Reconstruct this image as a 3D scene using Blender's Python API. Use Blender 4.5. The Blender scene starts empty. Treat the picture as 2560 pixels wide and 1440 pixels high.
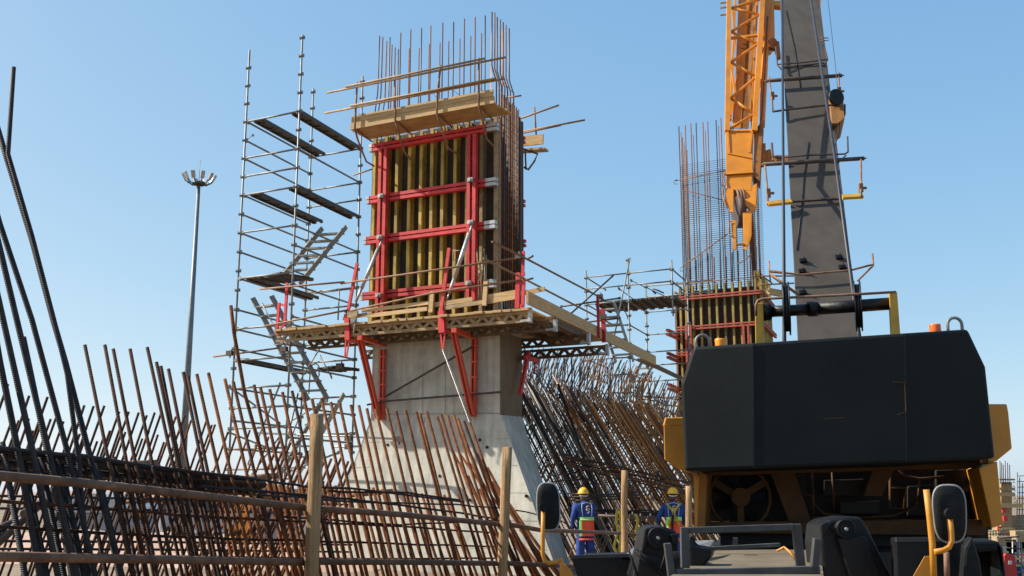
import bpy, math, random
from mathutils import Vector as V, Matrix
random.seed(7)
C = bpy.context.scene.collection
F = 2660.0
PIT = math.radians(11.0)
SP, CP = math.sin(PIT), math.cos(PIT)
CAM = V((0, 0, 1.65))

def ray(px, py):
    xc, yc = (px-1280)/F, (720-py)/F
    return V((xc, CP-yc*SP, SP+yc*CP))
def P(px, py, Y):
    d = ray(px, py)
    return CAM + d*(Y/d.y)
def PL(px, py, o, n):
    d = ray(px, py)
    return CAM + d*((o-CAM).dot(n)/d.dot(n))
def PZ(px, py, z):
    d = ray(px, py)
    return CAM + d*((z-CAM.z)/d.z)
def lerp(x, pts):
    if x <= pts[0][0]: return pts[0][1]
    for (a, b), (c, d) in zip(pts, pts[1:]):
        if x <= c: return b+(d-b)*(x-a)/(c-a)
    return pts[-1][1]
UP = V((0, 0, 1))

# ------------------------------------------------------------------ materials
def mat(name, c1, c2=None, rough=.6, metal=0., scale=4., bump=0., stretch=(1, 1, 1), c3=None, fine=None, vary=.12, spec=.5, bscale=None, coat=0.):
    m = bpy.data.materials.new(name); m.use_nodes = True
    nt = m.node_tree; N, L = nt.nodes, nt.links
    b = N['Principled BSDF']
    b.inputs['Roughness'].default_value = rough
    b.inputs['Metallic'].default_value = metal
    b.inputs['Specular IOR Level'].default_value = spec
    b.inputs['Coat Weight'].default_value = coat
    tc = N.new('ShaderNodeTexCoord'); mp = N.new('ShaderNodeMapping')
    mp.inputs['Scale'].default_value = stretch
    L.new(tc.outputs['Object'], mp.inputs['Vector'])
    oi = N.new('ShaderNodeObjectInfo')
    ad = N.new('ShaderNodeVectorMath'); ad.operation = 'ADD'
    sc = N.new('ShaderNodeVectorMath'); sc.operation = 'SCALE'; sc.inputs[3].default_value = 37.
    L.new(oi.outputs['Random'], sc.inputs[0])
    L.new(mp.outputs[0], ad.inputs[0]); L.new(sc.outputs[0], ad.inputs[1])
    nz = N.new('ShaderNodeTexNoise'); nz.inputs['Scale'].default_value = scale
    nz.inputs['Detail'].default_value = 6; nz.inputs['Roughness'].default_value = .65
    L.new(ad.outputs[0], nz.inputs['Vector'])
    cr = N.new('ShaderNodeValToRGB'); e = cr.color_ramp.elements
    e[0].position = .34; e[1].position = .66
    e[0].color = (*c1, 1); e[1].color = (*(c2 or c1), 1)
    if c3:
        k = cr.color_ramp.elements.new(.78); k.color = (*c3, 1)
    L.new(nz.outputs['Fac'], cr.inputs[0])
    hv = N.new('ShaderNodeHueSaturation')
    mr = N.new('ShaderNodeMapRange'); mr.inputs[3].default_value = 1-vary; mr.inputs[4].default_value = 1+vary
    L.new(oi.outputs['Random'], mr.inputs[0]); L.new(mr.outputs[0], hv.inputs['Value'])
    L.new(cr.outputs[0], hv.inputs['Color']); L.new(hv.outputs[0], b.inputs['Base Color'])
    r2 = N.new('ShaderNodeMapRange'); r2.inputs[3].default_value = max(.05, rough-.12); r2.inputs[4].default_value = min(1, rough+.15)
    L.new(nz.outputs['Fac'], r2.inputs[0]); L.new(r2.outputs[0], b.inputs['Roughness'])
    if bump:
        n2 = N.new('ShaderNodeTexNoise'); n2.inputs['Scale'].default_value = bscale or scale*5; n2.inputs['Detail'].default_value = 5
        L.new(ad.outputs[0], n2.inputs['Vector'])
        bp = N.new('ShaderNodeBump'); bp.inputs['Strength'].default_value = bump; bp.inputs['Distance'].default_value = .02
        L.new(n2.outputs['Fac'], bp.inputs['Height']); L.new(bp.outputs[0], b.inputs['Normal'])
    return m

M = {}
M['timber'] = mat('timber', (.42, .27, .12), (.60, .42, .21), .75, 0, 3, .25, (1, 1, 6), (.30, .18, .08))
M['plank'] = mat('plank', (.34, .21, .085), (.52, .35, .16), .75, 0, 2.2, .25, (1.2, 1.2, 14), (.34, .22, .11), bscale=14)
M['pole_wood'] = mat('pole_wood', (.16, .09, .04), (.60, .37, .17), .85, 0, 3.2, .9, (7, 7, .35), (.70, .50, .28), bscale=30)
M['old_timber'] = mat('old_timber', (.20, .14, .07), (.42, .31, .17), .85, 0, 4, .3, (1, 1, 4), (.13, .09, .05))
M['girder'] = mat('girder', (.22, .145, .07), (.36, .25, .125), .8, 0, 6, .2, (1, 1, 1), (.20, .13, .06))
M['beam_yellow'] = mat('beam_yellow', (.22, .145, .035), (.56, .39, .065), .7, 0, 2.4, .2, (1.5, 1.5, .8), (.66, .48, .07), vary=.3)
M['ply'] = mat('ply', (.035, .025, .016), (.075, .05, .03), .8, 0, 3, .1)
M['beam_olive'] = mat('beam_olive', (.15, .105, .04), (.40, .28, .07), .7, 0, 2.4, .2, (1.5, 1.5, .8), (.52, .37, .08), vary=.35)
M['mast_grey'] = mat('mast_grey', (.12, .14, .145), (.18, .20, .205), .5, .2, 2, .02)
M['side_brown'] = mat('side_brown', (.11, .075, .038), (.20, .14, .075), .7, 0, 2, .15, (1, 1, .3))
M['red'] = mat('red', (.38, .016, .018), (.60, .035, .035), .55, 0, 4, .12, c3=(.55, .17, .14), vary=.15)
M['old_red'] = mat('old_red', (.26, .045, .028), (.42, .085, .05), .65, 0, 5, .15, c3=(.36, .16, .11), vary=.2)
M['orange_red'] = mat('orange_red', (.55, .06, .03), (.66, .10, .045), .5, 0, 6, .08, vary=.08)
M['tube'] = mat('tube', (.12, .12, .11), (.24, .24, .22), .5, .35, 9, .05, c3=(.16, .12, .09))
M['tube_rust'] = mat('tube_rust', (.15, .075, .04), (.30, .17, .10), .7, .2, 6, .2, c3=(.42, .28, .20))
M['tube_dark'] = mat('tube_dark', (.045, .033, .03), (.10, .07, .055), .6, .3, 8, .1)
M['tube_ochre'] = mat('tube_ochre', (.20, .12, .05), (.38, .26, .12), .7, .1, 7, .1)
M['alu'] = mat('alu', (.20, .205, .195), (.34, .34, .32), .6, .25, 8, .05)
M['galv'] = mat('galv', (.30, .30, .29), (.50, .50, .48), .45, .5, 8, .05)
M['deck_steel'] = mat('deck_steel', (.045, .043, .038), (.10, .09, .075), .6, .3, 8, .2)
M['rust'] = mat('rust', (.10, .036, .014), (.22, .085, .032), .8, .1, 14, .3, c3=(.30, .14, .06), vary=.3)
M['rust_mid'] = mat('rust_mid', (.28, .105, .032), (.46, .20, .065), .8, 0, 12, .3, c3=(.55, .30, .13), vary=.3)
M['rust_bright'] = mat('rust_bright', (.46, .19, .055), (.72, .36, .12), .8, 0, 12, .3, c3=(.78, .52, .30), vary=.35)  # rust lightened to carry the sun on the right-hand bars
M['steel_dark'] = mat('steel_dark', (.028, .026, .030), (.065, .055, .05), .5, .45, 12, .2, c3=(.12, .08, .05), vary=.3)
M['steel_grey'] = mat('steel_grey', (.20, .18, .165), (.40, .36, .31), .5, .2, 12, .2, c3=(.36, .24, .14), vary=.35)
M['crane_yellow'] = mat('crane_yellow', (.46, .185, .012), (.60, .245, .016), .5, 0, 2.2, .06, c3=(.38, .17, .035), vary=.03, bscale=60)
M['post_yellow'] = mat('post_yellow', (.45, .24, .02), (.62, .36, .04), .5, 0, 6, .1, c3=(.12, .06, .03))
M['black_paint'] = mat('black_paint', (.0035, .0058, .0062), (.0085, .012, .0128), .6, 0, .9, .10, vary=.04, bscale=70, c3=(.026, .033, .035), spec=.2)
M['black'] = mat('black', (.0035, .0035, .004), (.009, .009, .0095), .45, 0, 5, .2, c3=(.035, .032, .028), spec=.3)
M['girder_shade'] = mat('girder_shade', (.085, .055, .03), (.17, .115, .06), .85, 0, 6, .2)  # darker copy of girder, with the shade under the deck in its colour
M['frame_grey'] = mat('frame_grey', (.032, .033, .034), (.070, .070, .067), .6, .1, 6, .15, c3=(.15, .14, .13), vary=.15)
M['boom_grey'] = mat('boom_grey', (.050, .040, .030), (.072, .058, .044), .75, 0, 1.6, .15, (2, 2, .45), c3=(.105, .088, .070), vary=.02, bscale=40)
M['engine_shade_yellow'] = mat('engine_shade_yellow', (.05, .021, .004), (.11, .045, .008), .8, 0, 4, .15)  # darker copy of the yellow paint; engine bay shade put into the colour
M['dirty_shade_yellow'] = mat('dirty_shade_yellow', (.16, .07, .014), (.30, .13, .02), .7, 0, 3, .15)  # darker crane paint; paints in shade on the jib's back and side faces
M['engine'] = mat('engine', (.003, .0022, .0018), (.010, .006, .003), .75, 0, 5, .3)  # near-black; the deep shade of the engine bay is in the colour
M['beacon_o'] = mat('beacon_orange', (.85, .28, .01), None, .25, 0, 3, 0, vary=0)
M['beacon_r'] = mat('beacon_red', (.80, .13, .015), None, .25, 0, 3, 0, vary=0)
M['mirror_black'] = mat('mirror_black', (.006, .007, .007), (.015, .016, .016), .6, 0, 8, .15, c3=(.03, .03, .028), spec=.15)
M['rubber_grey'] = mat('rubber_grey', (.20, .20, .19), (.30, .30, .28), .5, 0, 8, .05)
M['deck_sand'] = mat('deck_sand', (.10, .078, .048), (.155, .12, .075), .9, 0, 3, .2, c3=(.12, .095, .062))
M['cable'] = mat('cable', (.018, .02, .03), (.05, .05, .06), .5, .3, 20, .1)
M['blue'] = mat('blue', (.006, .026, .14), (.014, .055, .25), .85, 0, 9, .5, bscale=14)
M['hivis_o'] = mat('hivis_orange', (.80, .07, .03), (.86, .11, .04), .8, 0, 6, .3, bscale=14)
M['hivis_g'] = mat('hivis_green', (.30, .75, .12), None, .7, 0, 6, 0)
M['reflect'] = mat('reflect', (.55, .60, .62), None, .5, 0, 6, 0)
M['helmet'] = mat('helmet', (.72, .40, .02), (.78, .46, .03), .35, 0, 3, 0)
M['skin'] = mat('skin', (.08, .04, .025), (.12, .06, .035), .6, 0, 5, 0)
M['strap'] = mat('strap', (.30, .24, .02), (.42, .34, .03), .8, 0, 9, .2)
M['white'] = mat('white', (.62, .62, .60), (.72, .72, .70), .6, 0, 3, .05)
M['grey_pale'] = mat('grey_pale', (.22, .24, .26), (.34, .36, .38), .6, 0, 2, .05)
M['glass_dark'] = mat('glass_dark', (.03, .035, .04), (.05, .06, .07), .12, 0, 2, 0)
M['red_sign'] = mat('red_sign', (.62, .03, .025), (.70, .045, .03), .5, 0, 2, 0)
M['pink_earth'] = mat('pink_earth', (.30, .19, .14), (.44, .31, .24), .95, 0, 1.5, .5, c3=(.36, .30, .2))

def concrete():
    m = bpy.data.materials.new('concrete'); m.use_nodes = True
    nt = m.node_tree; N, L = nt.nodes, nt.links; b = N['Principled BSDF']
    b.inputs['Roughness'].default_value = .85
    tc = N.new('ShaderNodeTexCoord')
    n1 = N.new('ShaderNodeTexNoise'); n1.inputs['Scale'].default_value = 1.3; n1.inputs['Detail'].default_value = 8; n1.inputs['Roughness'].default_value = .7
    L.new(tc.outputs['Object'], n1.inputs['Vector'])
    mp = N.new('ShaderNodeMapping'); mp.inputs['Scale'].default_value = (5, 5, .5)
    L.new(tc.outputs['Object'], mp.inputs['Vector'])
    n2 = N.new('ShaderNodeTexNoise'); n2.inputs['Scale'].default_value = 1.5; n2.inputs['Detail'].default_value = 4
    L.new(mp.outputs[0], n2.inputs['Vector'])
    mx = N.new('ShaderNodeMix'); mx.data_type = 'FLOAT'; mx.inputs[0].default_value = .4
    L.new(n1.outputs['Fac'], mx.inputs[2]); L.new(n2.outputs['Fac'], mx.inputs[3])
    cr = N.new('ShaderNodeValToRGB'); e = cr.color_ramp.elements
    e[0].position = .36; e[0].color = (.28, .278, .24, 1); e[1].position = .64; e[1].color = (.55, .53, .44, 1)
    L.new(mx.outputs[0], cr.inputs[0])
    vo = N.new('ShaderNodeTexVoronoi'); vo.inputs['Scale'].default_value = 9
    L.new(tc.outputs['Object'], vo.inputs['Vector'])
    vr = N.new('ShaderNodeValToRGB'); vr.color_ramp.elements[0].position = .02; vr.color_ramp.elements[0].color = (.35, .35, .35, 1)
    vr.color_ramp.elements[1].position = .06; vr.color_ramp.elements[1].color = (1, 1, 1, 1)
    L.new(vo.outputs['Distance'], vr.inputs[0])
    mm = N.new('ShaderNodeMix'); mm.data_type = 'RGBA'; mm.blend_type = 'MULTIPLY'; mm.inputs[0].default_value = .5
    L.new(cr.outputs[0], mm.inputs[6]); L.new(vr.outputs[0], mm.inputs[7])
    L.new(mm.outputs[2], b.inputs['Base Color'])
    bp = N.new('ShaderNodeBump'); bp.inputs['Strength'].default_value = .25; bp.inputs['Distance'].default_value = .02
    n3 = N.new('ShaderNodeTexNoise'); n3.inputs['Scale'].default_value = 25; n3.inputs['Detail'].default_value = 6
    L.new(tc.outputs['Object'], n3.inputs['Vector'])
    L.new(n3.outputs['Fac'], bp.inputs['Height']); L.new(bp.outputs[0], b.inputs['Normal'])
    return m
M['concrete'] = concrete()
M['seam'] = mat('seam', (.20, .185, .16), (.26, .24, .21), .9)

def rebar_mat(name, c1, c2, c3, metal=.15, rough=.7):
    m = mat(name, c1, c2, rough, metal, 16, 0, c3=c3, vary=.3)
    nt = m.node_tree; N, L = nt.nodes, nt.links
    tc = N.new('ShaderNodeTexCoord')
    w = N.new('ShaderNodeTexWave'); w.bands_direction = 'Z'; w.inputs['Scale'].default_value = 30; w.inputs['Distortion'].default_value = .4
    L.new(tc.outputs['Object'], w.inputs['Vector'])
    bp = N.new('ShaderNodeBump'); bp.inputs['Strength'].default_value = .6; bp.inputs['Distance'].default_value = .004
    L.new(w.outputs['Fac'], bp.inputs['Height']); L.new(bp.outputs[0], N['Principled BSDF'].inputs['Normal'])
    N['Principled BSDF'].inputs['Specular IOR Level'].default_value = .2
    return m
M['rb_rust'] = rebar_mat('ribbed_rust', (.060, .019, .006), (.21, .070, .020), (.34, .14, .05), 0, .8)
M['rb_dark'] = rebar_mat('ribbed_dark', (.014, .015, .019), (.040, .034, .032), (.08, .048, .03), 0, .6)
M['rb_mid'] = rebar_mat('ribbed_mid', (.022, .011, .007), (.075, .028, .012), (.14, .065, .03), 0, .75)
M['pipe_brown'] = mat('pipe_brown', (.07, .032, .018), (.19, .10, .055), .75, .1, 7, .25, c3=(.30, .19, .12), vary=.2)

# ------------------------------------------------------------------ mesh builder
class MB:
    def __init__(s): s.v = []; s.f = []; s.sm = []
    def face(s, idx, sm=False): s.f.append(idx); s.sm.append(sm)
    def hexa(s, q):                      # 8 corners: 0-3 bottom loop, 4-7 top loop
        n = len(s.v); s.v += [V(p) for p in q]
        for a in ((3, 2, 1, 0), (4, 5, 6, 7), (0, 1, 5, 4), (1, 2, 6, 5), (2, 3, 7, 6), (3, 0, 4, 7)):
            s.face([n+i for i in a])
        return s
    def box(s, c, x, y, z):              # centre, three half vectors
        c, x, y, z = V(c), V(x), V(y), V(z)
        return s.hexa([c-x-y-z, c+x-y-z, c+x+y-z, c-x+y-z, c-x-y+z, c+x-y+z, c+x+y+z, c-x+y+z])
    def aabb(s, lo, hi):
        lo, hi = V(lo), V(hi); c = (lo+hi)/2; h = (hi-lo)/2
        return s.box(c, (h.x, 0, 0), (0, h.y, 0), (0, 0, h.z))
    def beam(s, p0, p1, w, h, side=None):  # rectangular bar; side = direction of the width
        p0, p1 = V(p0), V(p1); d = (p1-p0).normalized()
        sd = V(side) if side is not None else (V((0, 1, 0)) if abs(d.y) < .9 else V((1, 0, 0)))
        sd = (sd-d*sd.dot(d)).normalized(); t = d.cross(sd)
        return s.box((p0+p1)/2, (p1-p0)/2, sd*w/2, t*h/2)
    def tube(s, pts, r, n=8, r2=None, closed=False):
        pts = [V(p) for p in pts]; base = len(s.v); K = len(pts)
        ref = None
        for i, p in enumerate(pts):
            if closed: d = (pts[(i+1) % K]-pts[i-1]).normalized()
            else:
                a = pts[max(i-1, 0)]; b = pts[min(i+1, K-1)]; d = (b-a).normalized()
            if ref is None: ref = d.orthogonal().normalized()
            ref = (ref-d*ref.dot(d)).normalized(); t = d.cross(ref)
            rr = r if r2 is None else r+(r2-r)*i/(K-1)
            for k in range(n):
                a = 2*math.pi*k/n; s.v.append(p+ref*rr*math.cos(a)+t*rr*math.sin(a))
        for i in range(K if closed else K-1):
            for k in range(n):
                j = (i+1) % K
                s.face([base+i*n+k, base+i*n+(k+1) % n, base+j*n+(k+1) % n, base+j*n+k], True)
        if not closed:
            s.face([base+k for k in range(n)][::-1]); s.face([base+(K-1)*n+k for k in range(n)])
        return s
    def disc(s, c, ax, r, th, n=24):     # solid disc
        ax = V(ax).normalized(); return s.tube([V(c)-ax*th/2, V(c)+ax*th/2], r, n)
    def prism(s, poly, ext):
        poly = [V(p) for p in poly]; ext = V(ext); n = len(s.v); K = len(poly)
        s.v += poly+[p+ext for p in poly]
        s.face([n+i for i in range(K)]); s.face([n+K+i for i in range(K)][::-1])
        for i in range(K):
            j = (i+1) % K; s.face([n+j, n+i, n+K+i, n+K+j])
        return s
    def quad(s, a, b, c, d):
        n = len(s.v); s.v += [V(a), V(b), V(c), V(d)]; s.face([n, n+1, n+2, n+3]); return s
    def ball(s, c, rx, ry, rz, nu=14, nv=10, v0=-.5, v1=.5):
        n = len(s.v); c = V(c)
        for j in range(nv+1):
            ph = math.pi*(v0+(v1-v0)*j/nv)
            for i in range(nu):
                th = 2*math.pi*i/nu
                s.v.append(c+V((rx*math.cos(ph)*math.cos(th), ry*math.cos(ph)*math.sin(th), rz*math.sin(ph))))
        for j in range(nv):
            for i in range(nu):
                s.face([n+j*nu+i, n+j*nu+(i+1) % nu, n+(j+1)*nu+(i+1) % nu, n+(j+1)*nu+i], True)
        return s
    def build(s, name, m, parent=None, bevel=0, label=None):
        c = V((0, 0, 0))
        for p in s.v: c += p
        c /= len(s.v)
        me = bpy.data.meshes.new(name)
        me.from_pydata([tuple(p-c) for p in s.v], [], s.f)
        me.polygons.foreach_set('use_smooth', s.sm); me.update()
        me.materials.append(M[m] if isinstance(m, str) else m)
        o = bpy.data.objects.new(name, me); C.objects.link(o)
        o.location = c
        if parent is not None: attach(o, parent)
        if bevel:
            b = o.modifiers.new('bevel', 'BEVEL'); b.width = bevel; b.segments = 2; b.limit_method = 'ANGLE'
        if label: o['label'] = label
        return o
def attach(o, parent):                   # each location is a world position; the inverse cancels the parent's own place
    o.parent = parent
    o.matrix_parent_inverse = Matrix.Translation(-V(parent.location))
def thing(name, label, cat, loc=(0, 0, 0), group=None, kind=None):
    o = bpy.data.objects.new(name, None); C.objects.link(o); o.location = loc; o.empty_display_size = .2
    o['label'] = label; o['category'] = cat
    if group: o['group'] = group
    if kind: o['kind'] = kind
    return o
def tag(o, label=None, cat=None, group=None, kind=None):
    for k, v in (('label', label), ('category', cat), ('group', group), ('kind', kind)):
        if v: o[k] = v
    return o
def gt24(mb, p0, p1, depth, width, h=.24, w=.08, fl=.06, pitch=.33):   # timber lattice girder, p0-p1 = centre line of its first chord
    p0, p1, depth, width = V(p0), V(p1), V(depth).normalized(), V(width).normalized()
    L = (p1-p0).length; d = (p1-p0)/L
    mb.beam(p0+depth*fl/2, p1+depth*fl/2, w, fl, width)
    mb.beam(p0+depth*(h-fl/2), p1+depth*(h-fl/2), w, fl, width)
    n = max(2, int(L/(pitch/2))); st = L/n
    for i in range(n):
        a = depth*(fl*.6) if i % 2 == 0 else depth*(h-fl*.6)
        b = depth*(h-fl*.6) if i % 2 == 0 else depth*(fl*.6)
        mb.beam(p0+d*st*i+a, p0+d*st*(i+1)+b, w*.6, .070, width)
    return mb
# ------------------------------------------------------------------ tower frame: A along the front to the right, B into depth
A = V((math.cos(math.radians(-27)), math.sin(math.radians(-27)), 0))
B = V((math.sin(math.radians(21)), math.cos(math.radians(21)), 0))
NF = V((A.y, -A.x, 0)).normalized()      # outward normal of the front face
if NF.y > 0: NF = -NF
NA = V((B.y, -B.x, 0)).normalized()      # outward normal of the right-hand face
o_ = P(1252, 1035, 24.0); O = V((o_.x, o_.y, 0))
def T(a, b, z): return O+A*a+B*b+UP*z
def TF(px, py, b): return PL(px, py, O+B*b, NF)          # on the plane b = const
def SF(px, py, a): return PL(px, py, O+A*a, NA)          # on the plane a = const
def ab(p):
    q = V(p)-O; det = A.x*B.y-A.y*B.x
    return ((q.x*B.y-q.y*B.x)/det, (A.x*q.y-A.y*q.x)/det, q.z)
aL = ab(TF(929, 980, 0))[0]
bR = ab(SF(1304, 980, 0))[1]
Z3 = TF(1252, 1035, 0).z                 # foot of the shaft
ZD = TF(1100, 790, -1.15).z              # platform deck level

# ---- concrete pier
g = thing('concrete_pier', 'tall grey concrete pier on a flared base, carrying the red and yellow formwork', 'bridge pier', O)
mb = MB(); mb.hexa([T(aL, 0, Z3), T(0, 0, Z3), T(0, bR, Z3), T(aL, bR, Z3), T(aL, 0, ZD+.6), T(0, 0, ZD+.6), T(0, bR, ZD+.6), T(aL, bR, ZD+.6)])
mb.build('shaft', 'concrete', g)
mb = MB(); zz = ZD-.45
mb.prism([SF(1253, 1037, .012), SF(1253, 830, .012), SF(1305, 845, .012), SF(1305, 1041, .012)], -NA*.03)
mb.build('brown_side_face', 'side_brown', g)  # separate brown sheet on the right side of the shaft
# flared base: four sloping faces down to the ground
F0 = TF(770, 1440, -.55); fl = ab(F0); fr = ab(TF(1425, 1500, -.75))
mb = MB()
zb = -.05
lo = [T(aL-1.25, -.5, zb), T(1.55, -.40, zb), T(1.15, bR+.35, zb), T(aL-1.25, bR+.9, zb)]
hi = [T(aL, 0, Z3), T(0, 0, Z3), T(0, bR, Z3), T(aL, bR, Z3)]
mb.hexa(lo+hi); mb.build('flared_base', 'concrete', g)
mb = MB()
for px in (1057, 1113): mb.beam(TF(px, 905, -.0015), TF(px, 1033, -.0015), .012, .006, A)
mb.beam(TF(931, 1036, -.003), TF(1251, 1033, -.003), .014, .01, UP)
mb.build('seam', 'seam', g)
def PF(u, t):      # a point on the sloping front face, u along it, t from the foot of the shaft down
    p = (hi[0].lerp(hi[1], u)).lerp(lo[0].lerp(lo[1], u), t); return p+NF*.001
for t in (.16, .33, .50, .67, .84):
    mb = MB(); mb.beam(PF(.01, t), PF(.99, t), .012, .006, UP); mb.build('board_mark', 'seam', g)
for u in (.22, .43, .62, .8):
    mb = MB(); mb.beam(PF(u, .01), PF(u, .99), .010, .006, A); mb.build('board_mark', 'seam', g)
for px, py in ((1200, 1100), (1218, 1118), (970, 1112), (1316, 1240), (1175, 1250), (1100, 1190)):
    t = 1-(TF(px, py, 0).z-0)/Z3; p = TF(px, py, -.45*t); mb = MB(); mb.disc(p, NF, .035, .05, 10); mb.build('tie_hole', 'black', g)

# ---- bracket platform round the pier head
pl = thing('bracket_platform', 'timber working platform on red brackets around the pier head', 'platform', T(0, 0, ZD))
aW = ab(TF(694, 845, -1.15))[0]          # left end
aE = ab(TF(1325, 780, -1.15))[0]         # right end
zt = ZD-.06
for k, (b, pL_, pR_) in enumerate(((-1.15, 692, 1327), (-.38, 772, 1390), (bR+.55, 905, 1473), (bR+1.35, 935, 1519))):
    a1 = ab(TF(pR_, 830, b))[0]; zg = zt if k == 0 else min(zt-.02, TF(pR_, (0, 800, 835, 862)[k], b).z)
    a0 = ab(TF(pL_, 855, b))[0]
    m = MB(); gt24(m, T(a0, b, zg), T(a1, b, zg), -UP, NF)
    gi = m.build('lattice_girder', 'girder' if k == 0 else 'girder_shade', pl)
    m = MB(); m.beam(T(a1-.05, b, zg-.12), T(a1+.02, b, zg-.12), .10, .27, NF); m.beam(T(a1-.22, b-.06, zg-.21), T(a1+.03, b-.06, zg-.21), .03, .05, NF)
    m.build('end_cap', 'galv', gi)
for i in range(11):
    a = aW+.45+i*.72
    if a < aE-.1: m = MB(); m.beam(T(a, -1.05, zt-.07), T(a, -.06, zt-.07), .09, .13, A); m.build('cross_joist', 'girder_shade', pl)
for i in range(3): m = MB(); a = .3+i*.5; m.beam(T(a, -.2, zt-.07), T(a, bR+1.6, zt-.07), .09, .13, A); m.build('cross_joist', 'girder_shade', pl)
# deck planks running across the girders: one row in front, one behind, planks to the right
def deck(a0, a1, b0, b1, w=.22, name='deck_planks'):
    m = MB(); a = a0; r = random.Random(3)
    while a < a1-.02:
        ww = min(w, a1-a); e = r.uniform(-.06, .05)
        m.hexa([T(a+.006, b0+e, zt+.003), T(a+ww-.006, b0+e, zt+.003), T(a+ww-.006, b1, zt+.003), T(a+.006, b1, zt+.003),
                T(a+.006, b0+e, zt+.055), T(a+ww-.006, b0+e, zt+.055), T(a+ww-.006, b1, zt+.055), T(a+.006, b1, zt+.055)])
        a += ww
    return m.build(name, 'plank', pl)
deck(aW, aE, -1.30, -.02)
deck(.08, aE+.17, .02, bR+2.5)
deck(aL-1.3, .07, bR+.28, bR+1.7)
deck(aL-1.3, aL-.26, -.27, bR+.27)
# far side boards
for pts, b_ in ((((1316, 733), (1586, 866)), 0),):
    a_ = aE+.20
    m = MB(); p0 = SF(1318, 748, a_); p1 = SF(1638, 898, a_); p0.z = p1.z = (p0.z+p1.z)/2
    m.beam(p0, p1, .05, .27, NA); 
    m.build('edge_board', 'plank', pl)
    aEB = a_; pE1 = p1
m = MB(); p = SF(1600, 873, aE-.05); q = SF(1700, 925, aE-.05); q.z = p.z = pE1.z-.05
m.beam(p, p+(q-p)*1.0, .22, .05, A); m.build('scaffold_board', 'deck_steel', pl)
# toe boards and stakes at the front
bt = -1.22
for (x0, y0), (x1, y1), w in (((905, 777), (1072, 757), .08), ((1087, 762), (1182, 748), .10), ((1220, 748), (1298, 735), .20), ((918, 790), (1068, 772), .09), ((1112, 770), (1228, 752), .09), ((1300, 734), (1362, 722), .09), ((858, 796), (918, 786), .09)):
    m = MB(); m.beam(TF(x0, y0, bt), TF(x1, y1, bt), w, .035, UP); m.build('toe_board', random.choice(['plank', 'timber', 'old_timber']) if w < .15 else 'plank', pl)
for (x, y0, y1) in ((1079, 729, 781), (1213, 704, 764)):
    m = MB(); m.beam(TF(x-2, y1, bt-.05), TF(x+2, y0, bt-.05), .10, .045, A); m.build('stake', 'timber', pl)
m = MB()
for i in range(26):
    a = aW+.3+i*(aE-aW)/27+random.uniform(-.1, .1); b = -1.05+random.uniform(0, .5)
    m.box(T(a, b, ZD+.03), A*random.uniform(.05, .22), B*.05, UP*random.uniform(.01, .04))
m.build('offcuts', 'old_timber', pl)
# front rails
def rail(parent, pts, r=.024, mt='tube_rust', name='guard_rail'):
    m = MB(); m.tube(pts, r, 8); return m.build(name, mt, parent)
rail(pl, [TF(650, 723, -1.32), TF(860, 705, -1.32)]); rail(pl, [TF(852, 709, -1.28), TF(1302, 644, -1.28)])
rail(pl, [TF(662, 815, -1.32), TF(870, 775, -1.32)]); rail(pl, [TF(862, 780, -1.28), TF(1083, 732, -1.28), TF(1302, 700, -1.28)])
ar = aE+.05
rail(pl, [SF(1230, 604, ar), SF(1322, 650, ar), SF(1500, 743, ar), SF(1508, 748, ar)])
rail(pl, [SF(1208, 646, ar), SF(1322, 703, ar), SF(1532, 812, ar)], mt='tube_ochre')
rail(pl, [SF(1318, 648, ar+.06), SF(1332, 640, ar+.3)], .022, 'tube_dark'); rail(pl, [SF(1310, 700, ar+.06), SF(1332, 696, ar+.3)], .022, 'tube_dark')
# guard posts (red)
def post(segs, name='guard_post', mt='red', b=-1.24, f=None):
    f = f or (lambda x, y: TF(x, y, b))
    m = MB()
    for (x0, y0), (x1, y1), w in segs: m.beam(f(x0, y0), f(x1, y1), w, w*.6, A)
    return m.build(name, mt, pl)
p1 = post([((1123, 620), (1103, 783), .075), ((1104, 778), (1106, 832), .15), ((1101, 828), (1106, 872), .035), ((1113, 828), (1108, 872), .035), ((1099, 825), (1115, 826), .05)])
p2 = post([((893, 658), (868, 790), .075), ((868, 785), (870, 850), .13), ((865, 848), (862, 893), .035), ((874, 848), (866, 893), .035)])
p3 = post([((718, 707), (712, 812), .07), ((698, 757), (692, 835), .075), ((697, 760), (714, 764), .05), ((693, 826), (713, 812), .045)])
p4 = post([((1309, 628), (1306, 712), .06), ((1296, 682), (1293, 770), .10), ((1310, 695), (1307, 768), .07), ((1291, 690), (1312, 684), .07), ((1291, 762), (1309, 768), .07)])
fs = lambda x, y: SF(x, y, aE+.26)
p5 = post([((1494, 738), (1497, 845), .065), ((1507, 772), (1510, 856), .10)], f=fs)
for xx, yy in ((1500, 742), (1508, 792), (1296, 640)):
    m = MB(); c = fs(xx, yy) if xx > 1400 else TF(xx, yy, -1.3); m.box(c, A*.07, B*.05, UP*.06); m.tube([c-UP*.11+A*.05, c+UP*.1+A*.02], .02, 6); m.build('pipe_clamp', 'tube_dark', pl)
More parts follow.
